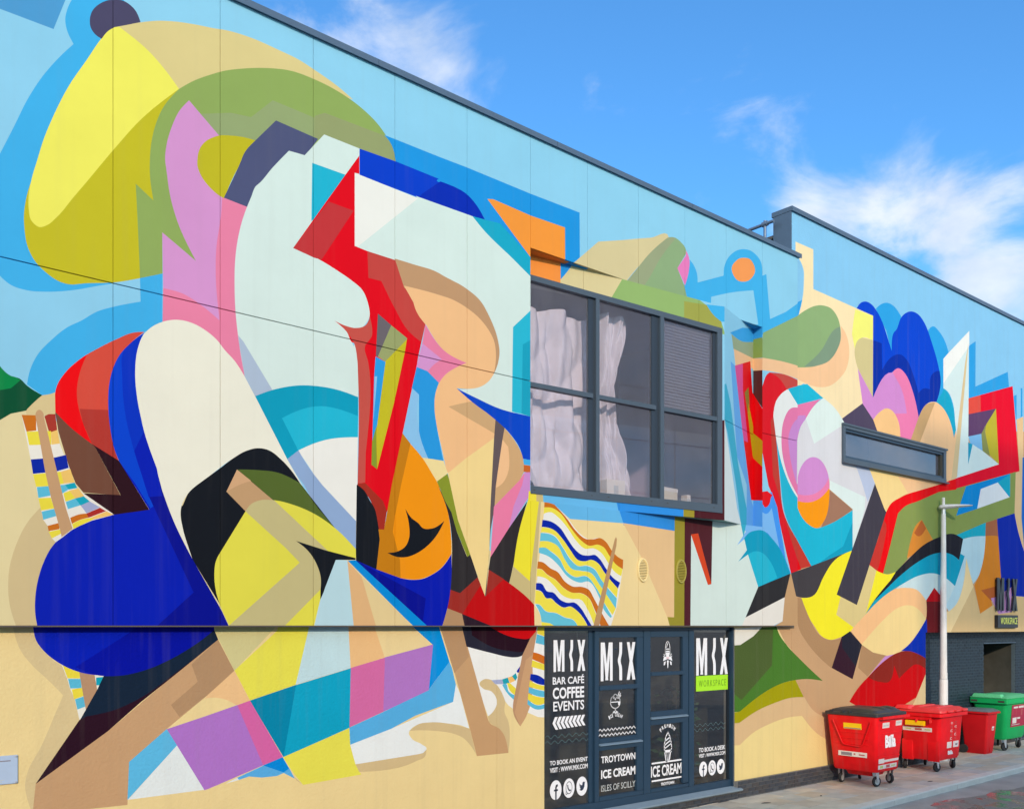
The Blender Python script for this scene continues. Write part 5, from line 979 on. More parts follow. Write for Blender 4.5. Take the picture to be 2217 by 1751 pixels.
for ci, (a, b, (t0, t1), (s0, s1, s2), zb) in enumerate(cols):
    mb = MB(); fbar(a + .001, b - .001, 3.09, 3.203, FYS + .005, .29, M_shopframe, mb); part('head_rail', mb, sf, bevel=.006)
    mb = MB(); fbar(b - .165, b - .001, .44, 3.089, FYS + .006, .29, M_shopframe, mb); part('casement_stile', mb, sf, bevel=.006)
    mb = MB(); fbar(a + .001, b - .10, t0, t1, FYS - .012, .28, M_shopframe, mb); part('transom', mb, sf, bevel=.008)
    mb = MB(); fbar(a + .001, b - .12, s1 + .006, s2, FYS + .001, .28, M_shopframe, mb); part('bottom_rail', mb, sf, bevel=.008)
    mb = MB(); mb.prism([(a + .001, FYS - .045, s1 - .03), (a + .001, FYS - .045, s1 - .012), (a + .001, FYS + .01, s1 + .004), (a + .001, .27, s1 + .004), (a + .001, .27, s1 - .03)], (b - a - .06, 0, 0), base_mat('pale_sill', srgb(128, 152, 172, .8), .4)); part('sill_drip', mb, sf)
    mb = MB(); fbar(a + .001, b - .03, s0 - .03, s1 - .032, FYS - .002, .28, M_shopframe, mb); part('head_rail', mb, sf, bevel=.006)
    mb = MB(); fbar(a + .001, b - .002, .362, zb, FYS - .002, .28, M_shopframe, mb); part('bottom_rail', mb, sf, bevel=.008)
    for (z0, z1) in ((zb, s0 - .03), (s2, t0), (t1, 3.09)):
        mb = MB(); mb.face([(a, GY, z0), (b - .16, GY, z0), (b - .16, GY, z1), (a, GY, z1)], M_glass_shop); part('pane', mb, sf)
for (a, b) in ((10.06, 11.064), (13.745, 14.852)):
    mb = MB(); mb.face([(a, GY, .36), (b, GY, .36), (b, GY, 3.205), (a, GY, 3.205)], M_glass_shop); part('pane', mb, sf)
mb = MB(); A = [(.30, .225), (.30, .15), (.03, .150), (.01, .170), (.01, .190), (.19, .234)]
mb.loft([[(9.6, y, z) for y, z in A], [(14.97, y, z) for y, z in A]], base_mat('sill_metal', srgb(150, 170, 184, .8), .45, noise=(.1, 4))); part('sill', mb, BR)

# lettering on the glass
TY = .236
def text_mesh(body, x0, z0, x1, z1, m, name, parent, y=TY, bold=0.0, depth=.0015, world=True, letter=1.0):
    cu = bpy.data.curves.new('t', 'FONT'); cu.body = body; cu.size = 1; cu.offset = bold; cu.extrude = 0; cu.space_character = letter
    cu.resolution_u = 3
    ob = bpy.data.objects.new('t', cu); COL.objects.link(ob)
    bpy.context.view_layer.update()
    me = bpy.data.meshes.new_from_object(ob.evaluated_get(bpy.context.evaluated_depsgraph_get()))
    bpy.data.objects.remove(ob); bpy.data.curves.remove(cu)
    v = np.array([p.co[:] for p in me.vertices]); lo = v.min(0); hi = v.max(0)
    mb = MB(); k = mb.mi(m)
    for p in v: mb.v.append((x0 + (p[0] - lo[0]) / (hi[0] - lo[0]) * (x1 - x0), y, z0 + (p[1] - lo[1]) / (hi[1] - lo[1]) * (z1 - z0)))
    n = len(mb.v)
    cnt = {}
    for p in me.polygons:
        f = tuple(p.vertices); mb.f.append(f); mb.m.append(k)
        for a in range(len(f)):
            e = (f[a], f[(a + 1) % len(f)]); cnt.setdefault(tuple(sorted(e)), []).append(e)
    mb.v += [(x, y_ + depth, z) for x, y_, z in mb.v]
    for es in cnt.values():
        if len(es) == 1: a, b = es[0]; mb.f.append((b, a, a + n, b + n)); mb.m.append(k)
    bpy.data.meshes.remove(me)
    return part(name, mb, parent, world_coords=world)
def strip(pts, w, y=TY, closed=False):
    """flat ribbon quads along a polyline in the x,z plane"""
    out = []; n = len(pts)
    for i in range(n if closed else n - 1):
        a = Vector(pts[i]); b = Vector(pts[(i + 1) % n]); d = (b - a)
        if d.length < 1e-6: continue
        d.normalize(); p = Vector((-d.y, d.x)) * w / 2; e = d * w * .25
        out.append([(a - p - e).to_3d(), (b - p + e).to_3d(), (b + p + e).to_3d(), (a + p - e).to_3d()])
    return [[(q[0], y, q[1]) for q in f] for f in out]
def mix_letters(x0, z0, x1, z1, m, parent, y=TY, depth=.002, name='lettering', world=True):
    W, H = x1 - x0, z1 - z0
    P = lambda u, v: (x0 + u * W, y, z0 + v * H)
    polys = [[(0, 0), (.075, 0), (.075, 1), (0, 1)], [(.26, 0), (.335, 0), (.335, 1), (.26, 1)],
             [(.0755, 1), (.11, 1), (.21, .02), (.14, .02), (.0755, .72)], [(.2595, 1), (.225, 1), (.125, .02), (.195, .02), (.2595, .72)],
             [(.75, 1), (.83, 1), (1.0, 0), (.915, 0)], [(.745, 0), (.83, 0), (1.0, 1), (.915, 1)]]
    L = []; R = []
    for k in range(21):
        v = k / 20; c_ = .57 - .045 * math.exp(-((v - .52) / .13) ** 2) * 1.0 + .0 * v
        L.append((c_ - .040, v)); R.append((c_ + .040, v))
    obs = []
    for gi, grp in enumerate((polys[:4], None, polys[4:])):
        mb = MB()
        if grp is None:
            for k in range(20): mb.prism([P(*q) for q in (L[k], R[k], R[k+1], L[k+1])], (0, depth, 0), m)
        else:
            for i, g_ in enumerate(grp): mb.prism([(P(*q)[0], y - .0004 * i, P(*q)[2]) for q in g_], (0, depth, 0), m)
        obs.append(part(name, mb, parent, world_coords=world))
    return obs
mix_letters(10.278, 2.549, 10.986, 3.059, M_white, sf)
text_mesh('BAR CAFÉ', 10.26, 2.346, 10.962, 2.495, M_white, 'lettering', sf, bold=.018)
text_mesh('COFFEE', 10.26, 2.113, 10.962, 2.299, M_white, 'lettering', sf, bold=.028)
text_mesh('EVENTS', 10.272, 1.918, 10.962, 2.075, M_white, 'lettering', sf, bold=.016)
mb = MB()
for k in range(8):
    x = 10.255 + k * .0875; z0, z1 = 1.624 + k * .004, 1.827; zm = (z0 + z1) / 2
    mb.prism([(x, TY, zm), (x + .055, TY, z1), (x + .115, TY, z1), (x + .06, TY, zm), (x + .125, TY, z0), (x + .068, TY, z0)], (0, .002, 0), M_white)
part('chevron_strip', mb, sf)
def wave(x0, x1, z, amp, n, w, m, name):
    pts = [(x0 + (x1 - x0) * k / (n * 6), z + amp * sin(2 * pi * k / 6)) for k in range(n * 6 + 1)]
    mb = MB()
    for f in strip(pts, w): mb.face(f, m)
    part(name, mb, sf)
wave(10.10, 11.05, 1.515, .026, 6, .009, M_faint, 'wave_line'); wave(10.10, 11.05, 1.425, .026, 6, .009, M_faint, 'wave_line')
wave(13.76, 14.70, 1.45, .026, 6, .009, M_faint, 'wave_line'); wave(13.76, 14.70, 1.36, .026, 6, .009, M_faint, 'wave_line')
def zig(x0, x1, z, n, w):
    pts = [(x0 + (x1 - x0) * k / (2 * n), z + (.022 if k % 2 else -.022)) for k in range(2 * n + 1)]
    mb = MB()
    for f in strip(pts, w): mb.face(f, M_white)
    part('zigzag_line', mb, sf)
zig(11.29, 12.205, 1.540, 10, .015); zig(11.29, 12.205, 1.455, 10, .015)
text_mesh('TO BOOK AN EVENT', 10.198, 1.059, 11.043, 1.132, M_white, 'lettering', sf, bold=.02)
text_mesh('VISIT : WWW.MIX.COM', 10.198, .943, 11.043, 1.020, M_white, 'lettering', sf, bold=.02)
def disc(cx, cz, rx, rz, y, m, mb, n=28, d=.001):
    mb.prism([(cx + rx * cos(2*pi*k/n), y, cz + rz * sin(2*pi*k/n)) for k in range(n)], (0, d, 0), m)
def icons(xs_, z0, z1, parent):
    cz = (z0 + z1) / 2; rz = (z1 - z0) / 2
    for i, (a, b) in enumerate(xs_):
        cx = (a + b) / 2; rx = (b - a) / 2; mb = MB(); y2 = TY - .0016
        disc(cx, cz, rx, rz, TY, M_white, mb)
        S = lambda pts, w=.16: [[(cx + u * rx, y2, cz + v * rz) for u, _, v in f] for f in strip(pts, w, 0)]
        if i == 0:
            for f in S([(.02, -.96), (.02, .25), (.10, .42), (.28, .46)], .24) + S([(-.28, -.02), (.32, -.02)], .18): mb.face(f, M_vnavy)
        elif i == 1:
            ring = [(.55 * cos(a_), .62 * sin(a_) + .04) for a_ in [2*pi*k/18 for k in range(19)]]
            for f in S(ring, .07) + S([(-.5, -.25), (-.56, -.62), (-.2, -.54)], .07) + S([(-.24, .30), (-.18, .0), (.02, -.22), (.28, -.26)], .17): mb.face(f, M_vnavy)
        else:
            bird = [(-.5, .34), (-.2, .12), (.05, .10), (.10, .36), (.28, .46), (.44, .38), (.58, .48), (.50, .24), (.44, -.10), (.22, -.38), (-.10, -.48), (-.48, -.36), (-.22, -.26), (-.42, -.12), (-.30, -.08), (-.52, .12), (-.40, .10)]
            mb.prism([(cx + u * rx, y2, cz + v * rz) for u, v in bird], (0, .001, 0), M_vnavy)
        part('round_icon', mb, parent)
icons([(10.198, 10.453), (10.492, 10.743), (10.785, 11.036)], .502, .815, sf)
icons([(13.937, 14.17), (14.205, 14.432), (14.459, 14.699)], .488, .771, sf)
mix_letters(11.351, 2.361, 12.20, 3.008, M_white, sf)
# sundae glass picture
def picture(lines, x0, z0, x1, z1, m=M_white, fills=()):
    W, H = x1 - x0, z1 - z0; mb = MB()
    for pts, w in lines:
        for f in strip([(x0 + u * W, z0 + v * H) for u, v in pts], w): mb.face(f, m)
    for k, (pts, mm) in enumerate(fills): mb.prism([(x0 + u * W, TY - .001 - .0005 * k, z0 + v * H) for u, v in pts], (0, .0005, 0), mm)
    return part('window_picture', mb, sf)
arc = lambda cx, cz, rx, rz, a0, a1, n=12: [(cx + rx * cos(radians(a0 + (a1 - a0) * k / n)), cz + rz * sin(radians(a0 + (a1 - a0) * k / n))) for k in range(n + 1)]
picture([(arc(.45, .50, .42, .30, 180, 360), .016), ([(.03, .50), (.87, .50)], .014), (arc(.25, .52, .2, .24, 180, 20), .014), (arc(.65, .52, .2, .24, 160, 0), .014), (arc(.45, .72, .17, .15, 200, -20), .014),
         ([(.45, .20), (.45, .08)], .018), ([(.2, .0), (.45, .09), (.7, .0), (.2, .0)], .014), ([(.62, .72), (.80, .98)], .016), ([(.68, .7), (.9, .9)], .016), ([(.72, .66), (.93, .8)], .016)],
        11.574, 1.819, 11.859, 2.175, fills=[([(.68, .5), (.85, .5), (.8, .32), (.7, .35)], M_white)])
def arc_text(body, cx, cz, r, a0, a1, h, m, parent):
    n = len(body)
    for k, ch in enumerate(body):
        if ch == ' ': continue
        a = radians(a0 + (a1 - a0) * (k + .5) / n); w = abs(radians(a1 - a0)) * r / n * .72
        px_, pz_ = cx + r * cos(a), cz + r * sin(a)
        o = text_mesh(ch, -w / 2, 0, w / 2, h, m, 'lettering', parent, y=0, bold=.03, world=False)
        o.data.transform(Matrix.Translation(Vector((px_, TY, pz_)) - root_off(parent)) @ Matrix.Rotation(pi / 2 - a, 4, 'Y'))
arc_text('ICE CREAM', 11.71, 1.46, .29, 122, 58, .062, M_white, sf)
arc_text('PREMIUM', 13.05, 1.24, .235, 140, 40, .07, M_white, sf)
text_mesh('TROYTOWN', 11.36, .985, 12.20, 1.102, M_white, 'lettering', sf, bold=.022)
text_mesh('ICE CREAM', 11.36, .725, 12.20, .872, M_white, 'lettering', sf, bold=.030)
text_mesh('ISLES OF SCILLY', 11.36, .510, 12.20, .618, M_greyv, 'lettering', sf, bold=.0)
# cone badge and soft-serve cone
picture([(arc(.5, .62, .26, .36, 200, -20), .018), ([(.26, .52), (.26, .72)], .012), ([(.74, .52), (.74, .72)], .012), ([(.22, .70), (.78, .70)], .016), ([(.22, .62), (.78, .62)], .02),
         ([(.08, .52), (.22, .46)], .012), ([(.04, .44), (.2, .42)], .012), ([(.92, .52), (.78, .46)], .012), ([(.96, .44), (.8, .42)], .012), ([(.38, .76), (.52, .92)], .014)],
        12.92, 2.534, 13.18, 3.019, fills=[([(.28, .58), (.72, .58), (.66, .44), (.34, .44)], M_white), ([(.02, .26), (.1, .40), (.5, .45), (.9, .40), (.98, .26), (.86, .28), (.5, .34), (.14, .28)], M_white), ([(.34, .405), (.66, .405), (.64, .345), (.36, .345)], M_pinkv), ([(.1, .22), (.3, .26), (.22, .12), (.08, .10)], M_white), ([(.9, .22), (.7, .26), (.78, .12), (.92, .10)], M_white), ([(.4, .28), (.6, .28), (.53, .0), (.47, .0)], M_white)])
picture([([(.5, 1.0), (.2, .85), (.12, .74), (.02, .60), (.02, .36), (.06, .34), (.22, .02), (.38, -.02)], .022), ([(.5, 1.0), (.58, .93), (.74, .84), (.82, .72), (.92, .62), (.96, .46), (.92, .36), (.85, .34), (.68, .04)], .022),
         ([(.10, .70), (.74, .82)], .022), ([(.04, .56), (.86, .72)], .022), ([(.02, .44), (.92, .60)], .02), ([(.04, .345), (.92, .345)], .045), ([(.26, .30), (.42, .02)], .01), ([(.74, .30), (.58, .02)], .01), ([(.5, .3), (.5, .02)], .010)],
        12.958, .872, 13.166, 1.388)
mb = MB(); mb.box(12.624, 13.43, TY, TY + .001, .850, .878, M_white); mb.box(12.624, 13.43, TY, TY + .001, .540, .568, M_white); part('rule_line', mb, sf)
text_mesh('ICE CREAM', 12.608, .618, 13.43, .815, M_white, 'lettering', sf, bold=.022)
text_mesh('TROYTOWN', 12.87, .450, 13.23, .503, M_white, 'lettering', sf, bold=.03)
mix_letters(13.853, 2.371, 14.793, 3.059, M_white, sf)
mb = MB(); mb.box(13.845, 14.793, TY, TY + .002, 2.078, 2.360, M_lime); part('lime_board', mb, sf)
text_mesh('WORKSPACE', 13.925, 2.158, 14.731, 2.278, M_limetext, 'lettering', sf, y=TY - .003, bold=-.008, letter=1.35)
text_mesh('TO BOOK A DESK', 13.928, .946, 14.714, 1.028, M_white, 'lettering', sf, bold=.02)
text_mesh('VISIT : WWW.MIX.COM', 13.928, .848, 14.714, .915, M_white, 'lettering', sf, bold=.02)

# ------------------------------------------------------------------ brick plinth of the mural building
def brick_mesh(l, h, m, seed):
    mb = MB(); r = random.Random(seed); d = .012
    j = lambda: r.uniform(-.002, .002)
    mb.loft([[(-l/2, 0, -h/2), (l/2, 0, -h/2), (l/2, 0, h/2), (-l/2, 0, h/2)], [(-l/2 + .001, -d + j(), -h/2 + .001), (l/2 - .001, -d + j(), -h/2 + .001), (l/2 - .001, -d + j(), h/2 - .001), (-l/2 + .001, -d + j(), h/2 - .001)]], m, cap0=False)
    return make_mesh('brick', mb)
dark_bricks = [brick_mesh(.211, .066, m, i) for i, m in enumerate((M_brickd, M_brickd2, M_brickd3, M_brickd))]
navy_bricks = [brick_mesh(.211, .066, m, i + 9) for i, m in enumerate((M_brickn, M_brickn2, M_brickn))]
def lay(parent, wall_y, x0, x1, z0, rows, meshes, limit, rest_name, hole=None, heading=None):
    off = root_off(parent); todo = []
    for r in range(rows):
        z = z0 + .0385 + r * .077
        x = x0 + .11 - (.1105 if r % 2 else 0)
        while x < x1 + .05:
            lo, hi = max(x - .1055, x0), min(x + .1055, x1)
            if hi - lo > .03:
                skip = False
                if hole and hi > hole[0] and lo < hole[1] and z < hole[2]:
                    if lo < hole[0] - .03: hi = hole[0] - .002
                    elif hi > hole[1] + .03: lo = hole[1] + .002
                    else: skip = True
                if not skip: todo.append(((lo + hi) / 2, z, (hi - lo) / .211))
            x += .221
    todo.sort(key=lambda t: t[0])
    for x, z, s in todo[:limit]:
        o = bpy.data.objects.new('brick', random.choice(meshes)); link(o, parent)
        o.location = Vector((x, wall_y, z)) - off; o.scale = (s, 1, 1)
    if len(todo) > limit:
        mb = MB()
        for x, z, s in todo[limit:]:
            m = random.choice(meshes).materials[0]; d = -.012 + random.uniform(-.0015, .0015); l = .211 * s / 2
            mb.face([(x - l, wall_y + d, z - .033), (x + l, wall_y + d, z - .033), (x + l, wall_y + d, z + .033), (x - l, wall_y + d, z + .033)], m)
            mb.face([(x - l, wall_y + d, z + .033), (x + l, wall_y + d, z + .033), (x + l, wall_y, z + .033), (x - l, wall_y, z + .033)], m)
            mb.face([(x - l, wall_y, z - .033), (x + l, wall_y, z - .033), (x + l, wall_y + d, z - .033), (x - l, wall_y + d, z - .033)], m)
            mb.face([(x - l, wall_y, z - .033), (x - l, wall_y + d, z - .033), (x - l, wall_y + d, z + .033), (x - l, wall_y, z + .033)], m)
            mb.face([(x + l, wall_y + d, z - .033), (x + l, wall_y, z - .033), (x + l, wall_y, z + .033), (x + l, wall_y + d, z + .033)], m)
        part(rest_name, mb, parent, kind='stuff')
mb = MB(); mb.box(9.99, 14.885, .085, .155, -.1, .205, M_mortar); mb.box(14.885, 16.768, .085, .155, -.1, .328, M_mortar); pl = part('plinth', mb, BR)
lay(pl, .085, 10.6, 14.885, -.03, 3, dark_bricks, 90, 'brick_courses'); lay(pl, .085, 14.9, 16.765, .02, 4, dark_bricks, 60, 'brick_courses')

# ------------------------------------------------------------------ the taller annex at the far end
AN = thing('annex_building', (22, .5, 0), 'taller end section with a slot window and a black brick base beyond the roof step', 'building')
AX1 = 34.0; ATZ = 11.715
SWX0, SWX1, SWZ0, SWZ1 = 18.651, 23.40, 6.815, 7.655
AR = [rect(16.7725, SWX0, .33, .33, ATZ, ATZ), rect(SWX0, 22.42, SWZ1, SWZ1, ATZ, ATZ), rect(SWX0, 22.42, .33, .33, SWZ0, SWZ0), rect(22.42, SWX1, SWZ1, SWZ1, ATZ, ATZ), rect(22.42, SWX1, 3.125, 3.125, SWZ0, SWZ0), rect(SWX1, AX1, 3.125, 3.125, ATZ, ATZ)]
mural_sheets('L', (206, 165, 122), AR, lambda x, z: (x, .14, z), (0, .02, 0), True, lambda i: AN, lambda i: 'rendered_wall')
c = MB(); c.box(16.765, SWX0, .162, .55, 0, ATZ, M_core); c.box(SWX0, SWX1, .162, .55, SWZ1 + .002, ATZ, M_core); c.box(SWX0, 22.42, .162, .55, 0, SWZ0 - .002, M_core); c.box(22.42, SWX1, .162, .55, 3.13, SWZ0 - .002, M_core); c.box(SWX1, AX1, .162, .55, 3.13, ATZ, M_core)
c.box(22.40, 22.419, .165, .60, 0, 3.128, base_mat('render_return', srgb(228, 206, 155, .8), .8))
part('wall_core', c, AN)
c = MB(); c.box(16.77, AX1, .56, 9, 11.3, 11.36, M_roof); c.box(16.77, AX1, 8.8, 9, 0, 11.3, M_core); c.box(33.8, AX1, .56, 8.8, 0, 11.3, M_core); c.box(22.43, AX1, .62, 8.8, 3.131, 3.4, M_dark); c.box(18.3, 24, 2.5, 2.6, 6, 9, M_dark); part('roof_and_back_walls', c, AN)
mb = MB(); mb.box(16.752, 16.771, .136, .565, 10.62, ATZ + .006, M_slate); part('parapet_end', mb, AN)
for a, b in ((16.74, 20.3), (20.3, 23.9), (23.9, 27.5), (27.5, AX1)):
    mb = MB(); prof = [(.60, .10), (.60, 0), (.135, .004), (.10, -.006), (.095, -.006), (.095, .085), (.11, .095)]
    mb.loft([[(a + .003, y, ATZ + z) for y, z in prof], [(b - .003, y, ATZ + z) for y, z in prof]], M_slate); part('coping', mb, AN)
# slot window
mb = MB()
mb.box(SWX0 + .002, SWX1 - .002, .09, .24, SWZ1 - .10, SWZ1 - .003, M_frame); mb.box(SWX0 + .002, SWX1 - .002, .09, .24, SWZ0 + .003, SWZ0 + .11, M_frame)
mb.box(SWX0 + .002, SWX0 + .09, .095, .24, SWZ0 + .11, SWZ1 - .10, M_frame); mb.box(SWX1 - .13, SWX1 - .002, .095, .24, SWZ0 + .11, SWZ1 - .10, M_frame)
mb.box(SWX0 - .02, SWX1 + .05, .04, .11, SWZ0 - .012, SWZ0 + .018, M_frame); mb.box(SWX0 - .01, SWX1 + .04, .07, .13, SWZ1 - .03, SWZ1 + .012, M_frame)
sw = part('slot_window', mb, AN)
mb = MB(); mb.face([(SWX0 + .09, .19, SWZ0 + .11), (SWX1 - .13, .19, SWZ0 + .11), (SWX1 - .13, .19, SWZ1 - .1), (SWX0 + .09, .19, SWZ1 - .1)], M_glass_slot); part('pane', mb, sw)
mb = MB(); mb.box(SWX0 + .09, SWX1 - .13, .12, .2, SWZ1 - .15, SWZ1 - .101, M_shopframe); mb.box(SWX0 + .09, SWX1 - .13, .12, .2, SWZ0 + .111, SWZ0 + .16, M_shopframe); mb.box(SWX1 - .24, SWX1 - .131, .13, .2, SWZ0 + .161, SWZ1 - .151, M_ventdark); part('inner_frame', mb, sw)
# black brick base with a door recess
BWY = .56; HX0, HX1, HZ = 26.55, 28.6, 2.80
mb = MB(); mb.box(22.43, HX0, BWY, BWY + .1, -.1, 3.129, M_mortarn); mb.box(HX1, AX1, BWY, BWY + .1, -.1, 3.129, M_mortarn); mb.box(HX0, HX1, BWY, BWY + .1, HZ, 3.129, M_mortarn)
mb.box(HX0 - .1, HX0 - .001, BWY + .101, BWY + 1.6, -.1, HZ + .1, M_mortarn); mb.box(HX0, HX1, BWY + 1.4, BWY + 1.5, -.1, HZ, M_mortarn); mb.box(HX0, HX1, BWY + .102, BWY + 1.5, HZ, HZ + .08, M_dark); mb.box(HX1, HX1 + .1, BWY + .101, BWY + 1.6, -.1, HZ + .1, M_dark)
bw_ = part('brick_base', mb, AN)
lay(bw_, BWY, 22.43, 29.6, .04, 40, navy_bricks, 300, 'brick_courses', hole=(HX0, HX1, HZ))
lay(bw_, BWY + 1.4, HX0, HX1, .04, 35, navy_bricks, 0, 'recess_brick_courses')
mb = MB(); mb.box(HX0 - .01, HX1 + .02, BWY - .02, BWY + .06, HZ - .004, HZ + .02, M_slate); part('lintel', mb, AN)

mb = MB(); mb.box(16.77, 22.40, .085, .155, -.1, .328, M_mortar); apl = part('plinth', mb, AN)
lay(apl, .085, 16.775, 22.40, .02, 4, dark_bricks, 110, 'brick_courses')
# ------------------------------------------------------------------ signs and things on the walls
SG = thing('wall_sign', (26.9, .13, 3.2), 'black raised sign letters over a small black board, above the brick base', 'sign')
for o in mix_letters(26.24, 3.69, 27.536, 4.576, M_signblk, SG, y=.06, depth=.035, name='letter'): pass
mb = MB(); mb.box(26.24, 27.536, .05, .138, 3.235, 3.576, M_signblk); part('board', mb, SG, bevel=.008)
text_mesh('WORKSPACE', 26.42, 3.330, 27.474, 3.512, M_signtxt, 'lettering', SG, y=.046, bold=.008, letter=1.15)
mb = MB()
for x in (26.3, 26.6, 26.98, 27.3, 27.48):
    for z in (3.75, 4.5): mb.tube([(x, .096, z), (x, .14, z)], .012, M_signblk, 6)
part('stand_off', mb, SG)

PQ = thing('information_plaque', (2.1, .12, 1.6), 'small pale blue metal plaque on the sand-coloured lower wall at the left edge', 'plaque')
mb = MB(); mb.box(1.55, 2.47, .122, .139, 1.625, 1.925, M_plaque); part('plate', mb, PQ, bevel=.004)
mb = MB()
for (a, b, z) in ((1.85, 1.98, 1.862), (2.01, 2.18, 1.866), (2.21, 2.40, 1.870)): mb.box(a, b, .1205, .1219, z - .006, z + .006, M_print)
for (a, b, z) in ((1.62, 2.30, 1.708), (1.62, 2.34, 1.672), (1.62, 2.32, 1.654)): mb.box(a, b, .1205, .1219, z - .003, z + .003, M_greyv)
part('print_lines', mb, PQ)
for z in (1.64, 1.91):
    mb = MB(); mb.tube([(2.452, .1215, z), (2.452, .114, z)], .010, M_zinc, 8); part('screw', mb, PQ)

GR = thing('guard_rail', (16.6, 1.0, 10.66), 'grey tubular guard rail on the roof behind the coping by the parapet step', 'railing')
mb = MB(); mb.tube([(16.6, .45, 11.57), (16.6, 3.2, 11.57)], .035, M_rail); part('rail', mb, GR, smooth=60)
for y in (.66, 2.4):
    mb = MB(); mb.tube([(16.6, y, 10.66), (16.6, y, 11.64)], .032, M_rail); part('post', mb, GR, smooth=60)
mb = MB(); mb.tube([(16.6, .60, 11.57), (16.6, .72, 11.57)], .055, M_rail); part('clamp', mb, GR, smooth=60)

# ------------------------------------------------------------------ behind the upper panes
def sheet(name, x0, x1, zfun0, zfun1, back, label, seed, narrow=0.0):
    rnd = random.Random(seed); nx, nz = 90, 70; mb = MB(); k = mb.mi(M_sheet)
    ph = [rnd.uniform(0, 6.3) for _ in range(8)]
    for j in range(nz + 1):
        v = j / nz
        for i in range(nx + 1):
            u = i / nx
            x = x0 + (x1 - x0 - narrow * sin(pi * v) ** 2) * u
            z = zfun0(u) * (1 - v) + zfun1(u) * v
            rg = lambda t: 1 - 2 * abs(sin(t)) ** .8
            f = .045 * rg(5 * u * (1 + .25 * v) + ph[0]) + .028 * rg(12 * u + 2 * v + ph[1]) + .014 * sin(41 * u - 6 * v + ph[2]) + .05 * rg(3 * v + 4 * u + ph[3]) * (1 - v) + .035 * rg(7 * (u + v) + ph[4]) * (1 - v) + .02 * rg(11 * (u * .6 - v) + ph[5]) + .02 * rg(9 * (u * .9 + v * 1.3) + ph[6]) * (1 - v)
            p = Vector(w3(x, z)) - WN * (back + .07 + 1.7 * f)
            mb.v.append(tuple(p))
    for j in range(nz):
        for i in range(nx):
            a = j * (nx + 1) + i; mb.f.append((a, a + 1, a + nx + 2, a + nx + 1)); mb.m.append(k)
    me = make_mesh(name, mb, smooth=True)
    o = bpy.data.objects.new(name, me); link(o); tag(o, label, 'dust sheet', 'sheets hung behind the big upper window')
    return o
sheet('dust_sheet', 9.62, 11.34, lambda u: 5.66 - .33 * min(1, u * 2.2) + .05 * sin(9 * u), lambda u: 8.47 - .05 * u + .03 * sin(14 * u), .40, 'crumpled whitish sheet filling the left column of the big upper window', 1)
sheet('dust_sheet', 11.38, 12.02, lambda u: 5.44 + .04 * sin(8 * u), lambda u: 8.58, .36, 'narrow gathered whitish sheet hanging in the middle column of the big upper window', 2, narrow=.30)
VB = thing('window_blind', (13.2, fy(13.2) + .12, 8.6), 'grey horizontal slat blind lowered behind the upper right pane', 'blind')
mb = MB(); a, b = Vector(w3(12.60, 8.585, -.11)), Vector(w3(13.80, 8.56, -.11)); mb.tube([a, b], .022, M_blind, 6); part('head_rail', mb, VB)
for k in range(27):
    z = 8.545 - k * .054
    A = [w3(12.60, z + .014, -.105), w3(12.60, z - .016, -.135), w3(12.60, z - .018, -.132), w3(12.60, z + .012, -.102)]
    B = [w3(13.79, z - .006, -.105), w3(13.79, z - .036, -.135), w3(13.79, z - .038, -.132), w3(13.79, z - .008, -.102)]
    mb = MB(); mb.loft([A, B], M_blind); part('slat', mb, VB)
def sill_box(x, w, h, d, label, m, rz, back=.22, lid=False):
    p = Vector(w3(x, 5.26)) - WN * back
    t = thing('card_box', p, label, 'box', None, rz)
    mb = MB(); mb.box(-w/2, w/2, -d/2, d/2, 0, h, m); part('carton', mb, t, world_coords=False, bevel=.004)
    mb = MB(); mb.box(-w/2 - .004, w/2 + .004, -d/2 - .004, d/2 + .004, h - .06, h + .004, M_card) if lid else mb.box(-.05, .05, -d/2 - .002, -d/2, h * .4, h * .8, M_greyv)
    part('lid' if lid else 'label', mb, t, world_coords=False)
# window board the boxes stand on
mb = MB(); mb.prism([w3(9.64, 5.262, -.10), w3(13.95, 5.262, -.10), tuple(Vector(w3(13.95, 5.262, -.10)) - WN * .5), tuple(Vector(w3(9.64, 5.262, -.10)) - WN * .5)], (0, 0, -.04), M_room); part('window_board', mb, BR)
sill_box(12.82, .42, .44, .2, 'cream carton with a fitted lid standing inside the lower right pane', base_mat('cream_card', (.66, .62, .46), .7), .1, lid=True)
sill_box(13.30, .10, .36, .14, 'slim upright white carton beside the lidded cream one inside the lower right pane', M_card, .0)
sill_box(11.60, .40, .48, .18, 'white paper carton leaning inside the lower middle pane', M_card, -.1)

# ------------------------------------------------------------------ lamp post
LP = thing('street_lamp', (23.04, 0, 0), 'slim pale grey steel lamp post with one flat blade lantern, before the black brick wall', 'street lamp')
mb = MB(); mb.tube([(0, 0, 0), (0, 0, 1.95), (0, 0, 1.98)], [.105, .102, .092], M_gal, 20); part('base_section', mb, LP, world_coords=False, smooth=35)
mb = MB(); mb.tube([(0, 0, 1.985), (0, 0, 5.9), (0, 0, 6.02)], [.088, .056, .053], M_gal, 20); part('pole', mb, LP, world_coords=False, smooth=35)
mb = MB(); mb.tube([(0, 0, 6.02), (0, 0, 6.14)], [.050, .048], M_zinc, 16); part('spigot', mb, LP, world_coords=False, smooth=35)
mb = MB(); dv = Vector((.76, -.65, 0)).normalized(); sv = Vector((dv.y, -dv.x, 0))
def ring_(t, w, zc, h): c_ = dv * t + Vector((0, 0, zc)); return [tuple(c_ + sv * w * cos(2*pi*k/12) + Vector((0, 0, h * sin(2*pi*k/12)))) for k in range(12)]
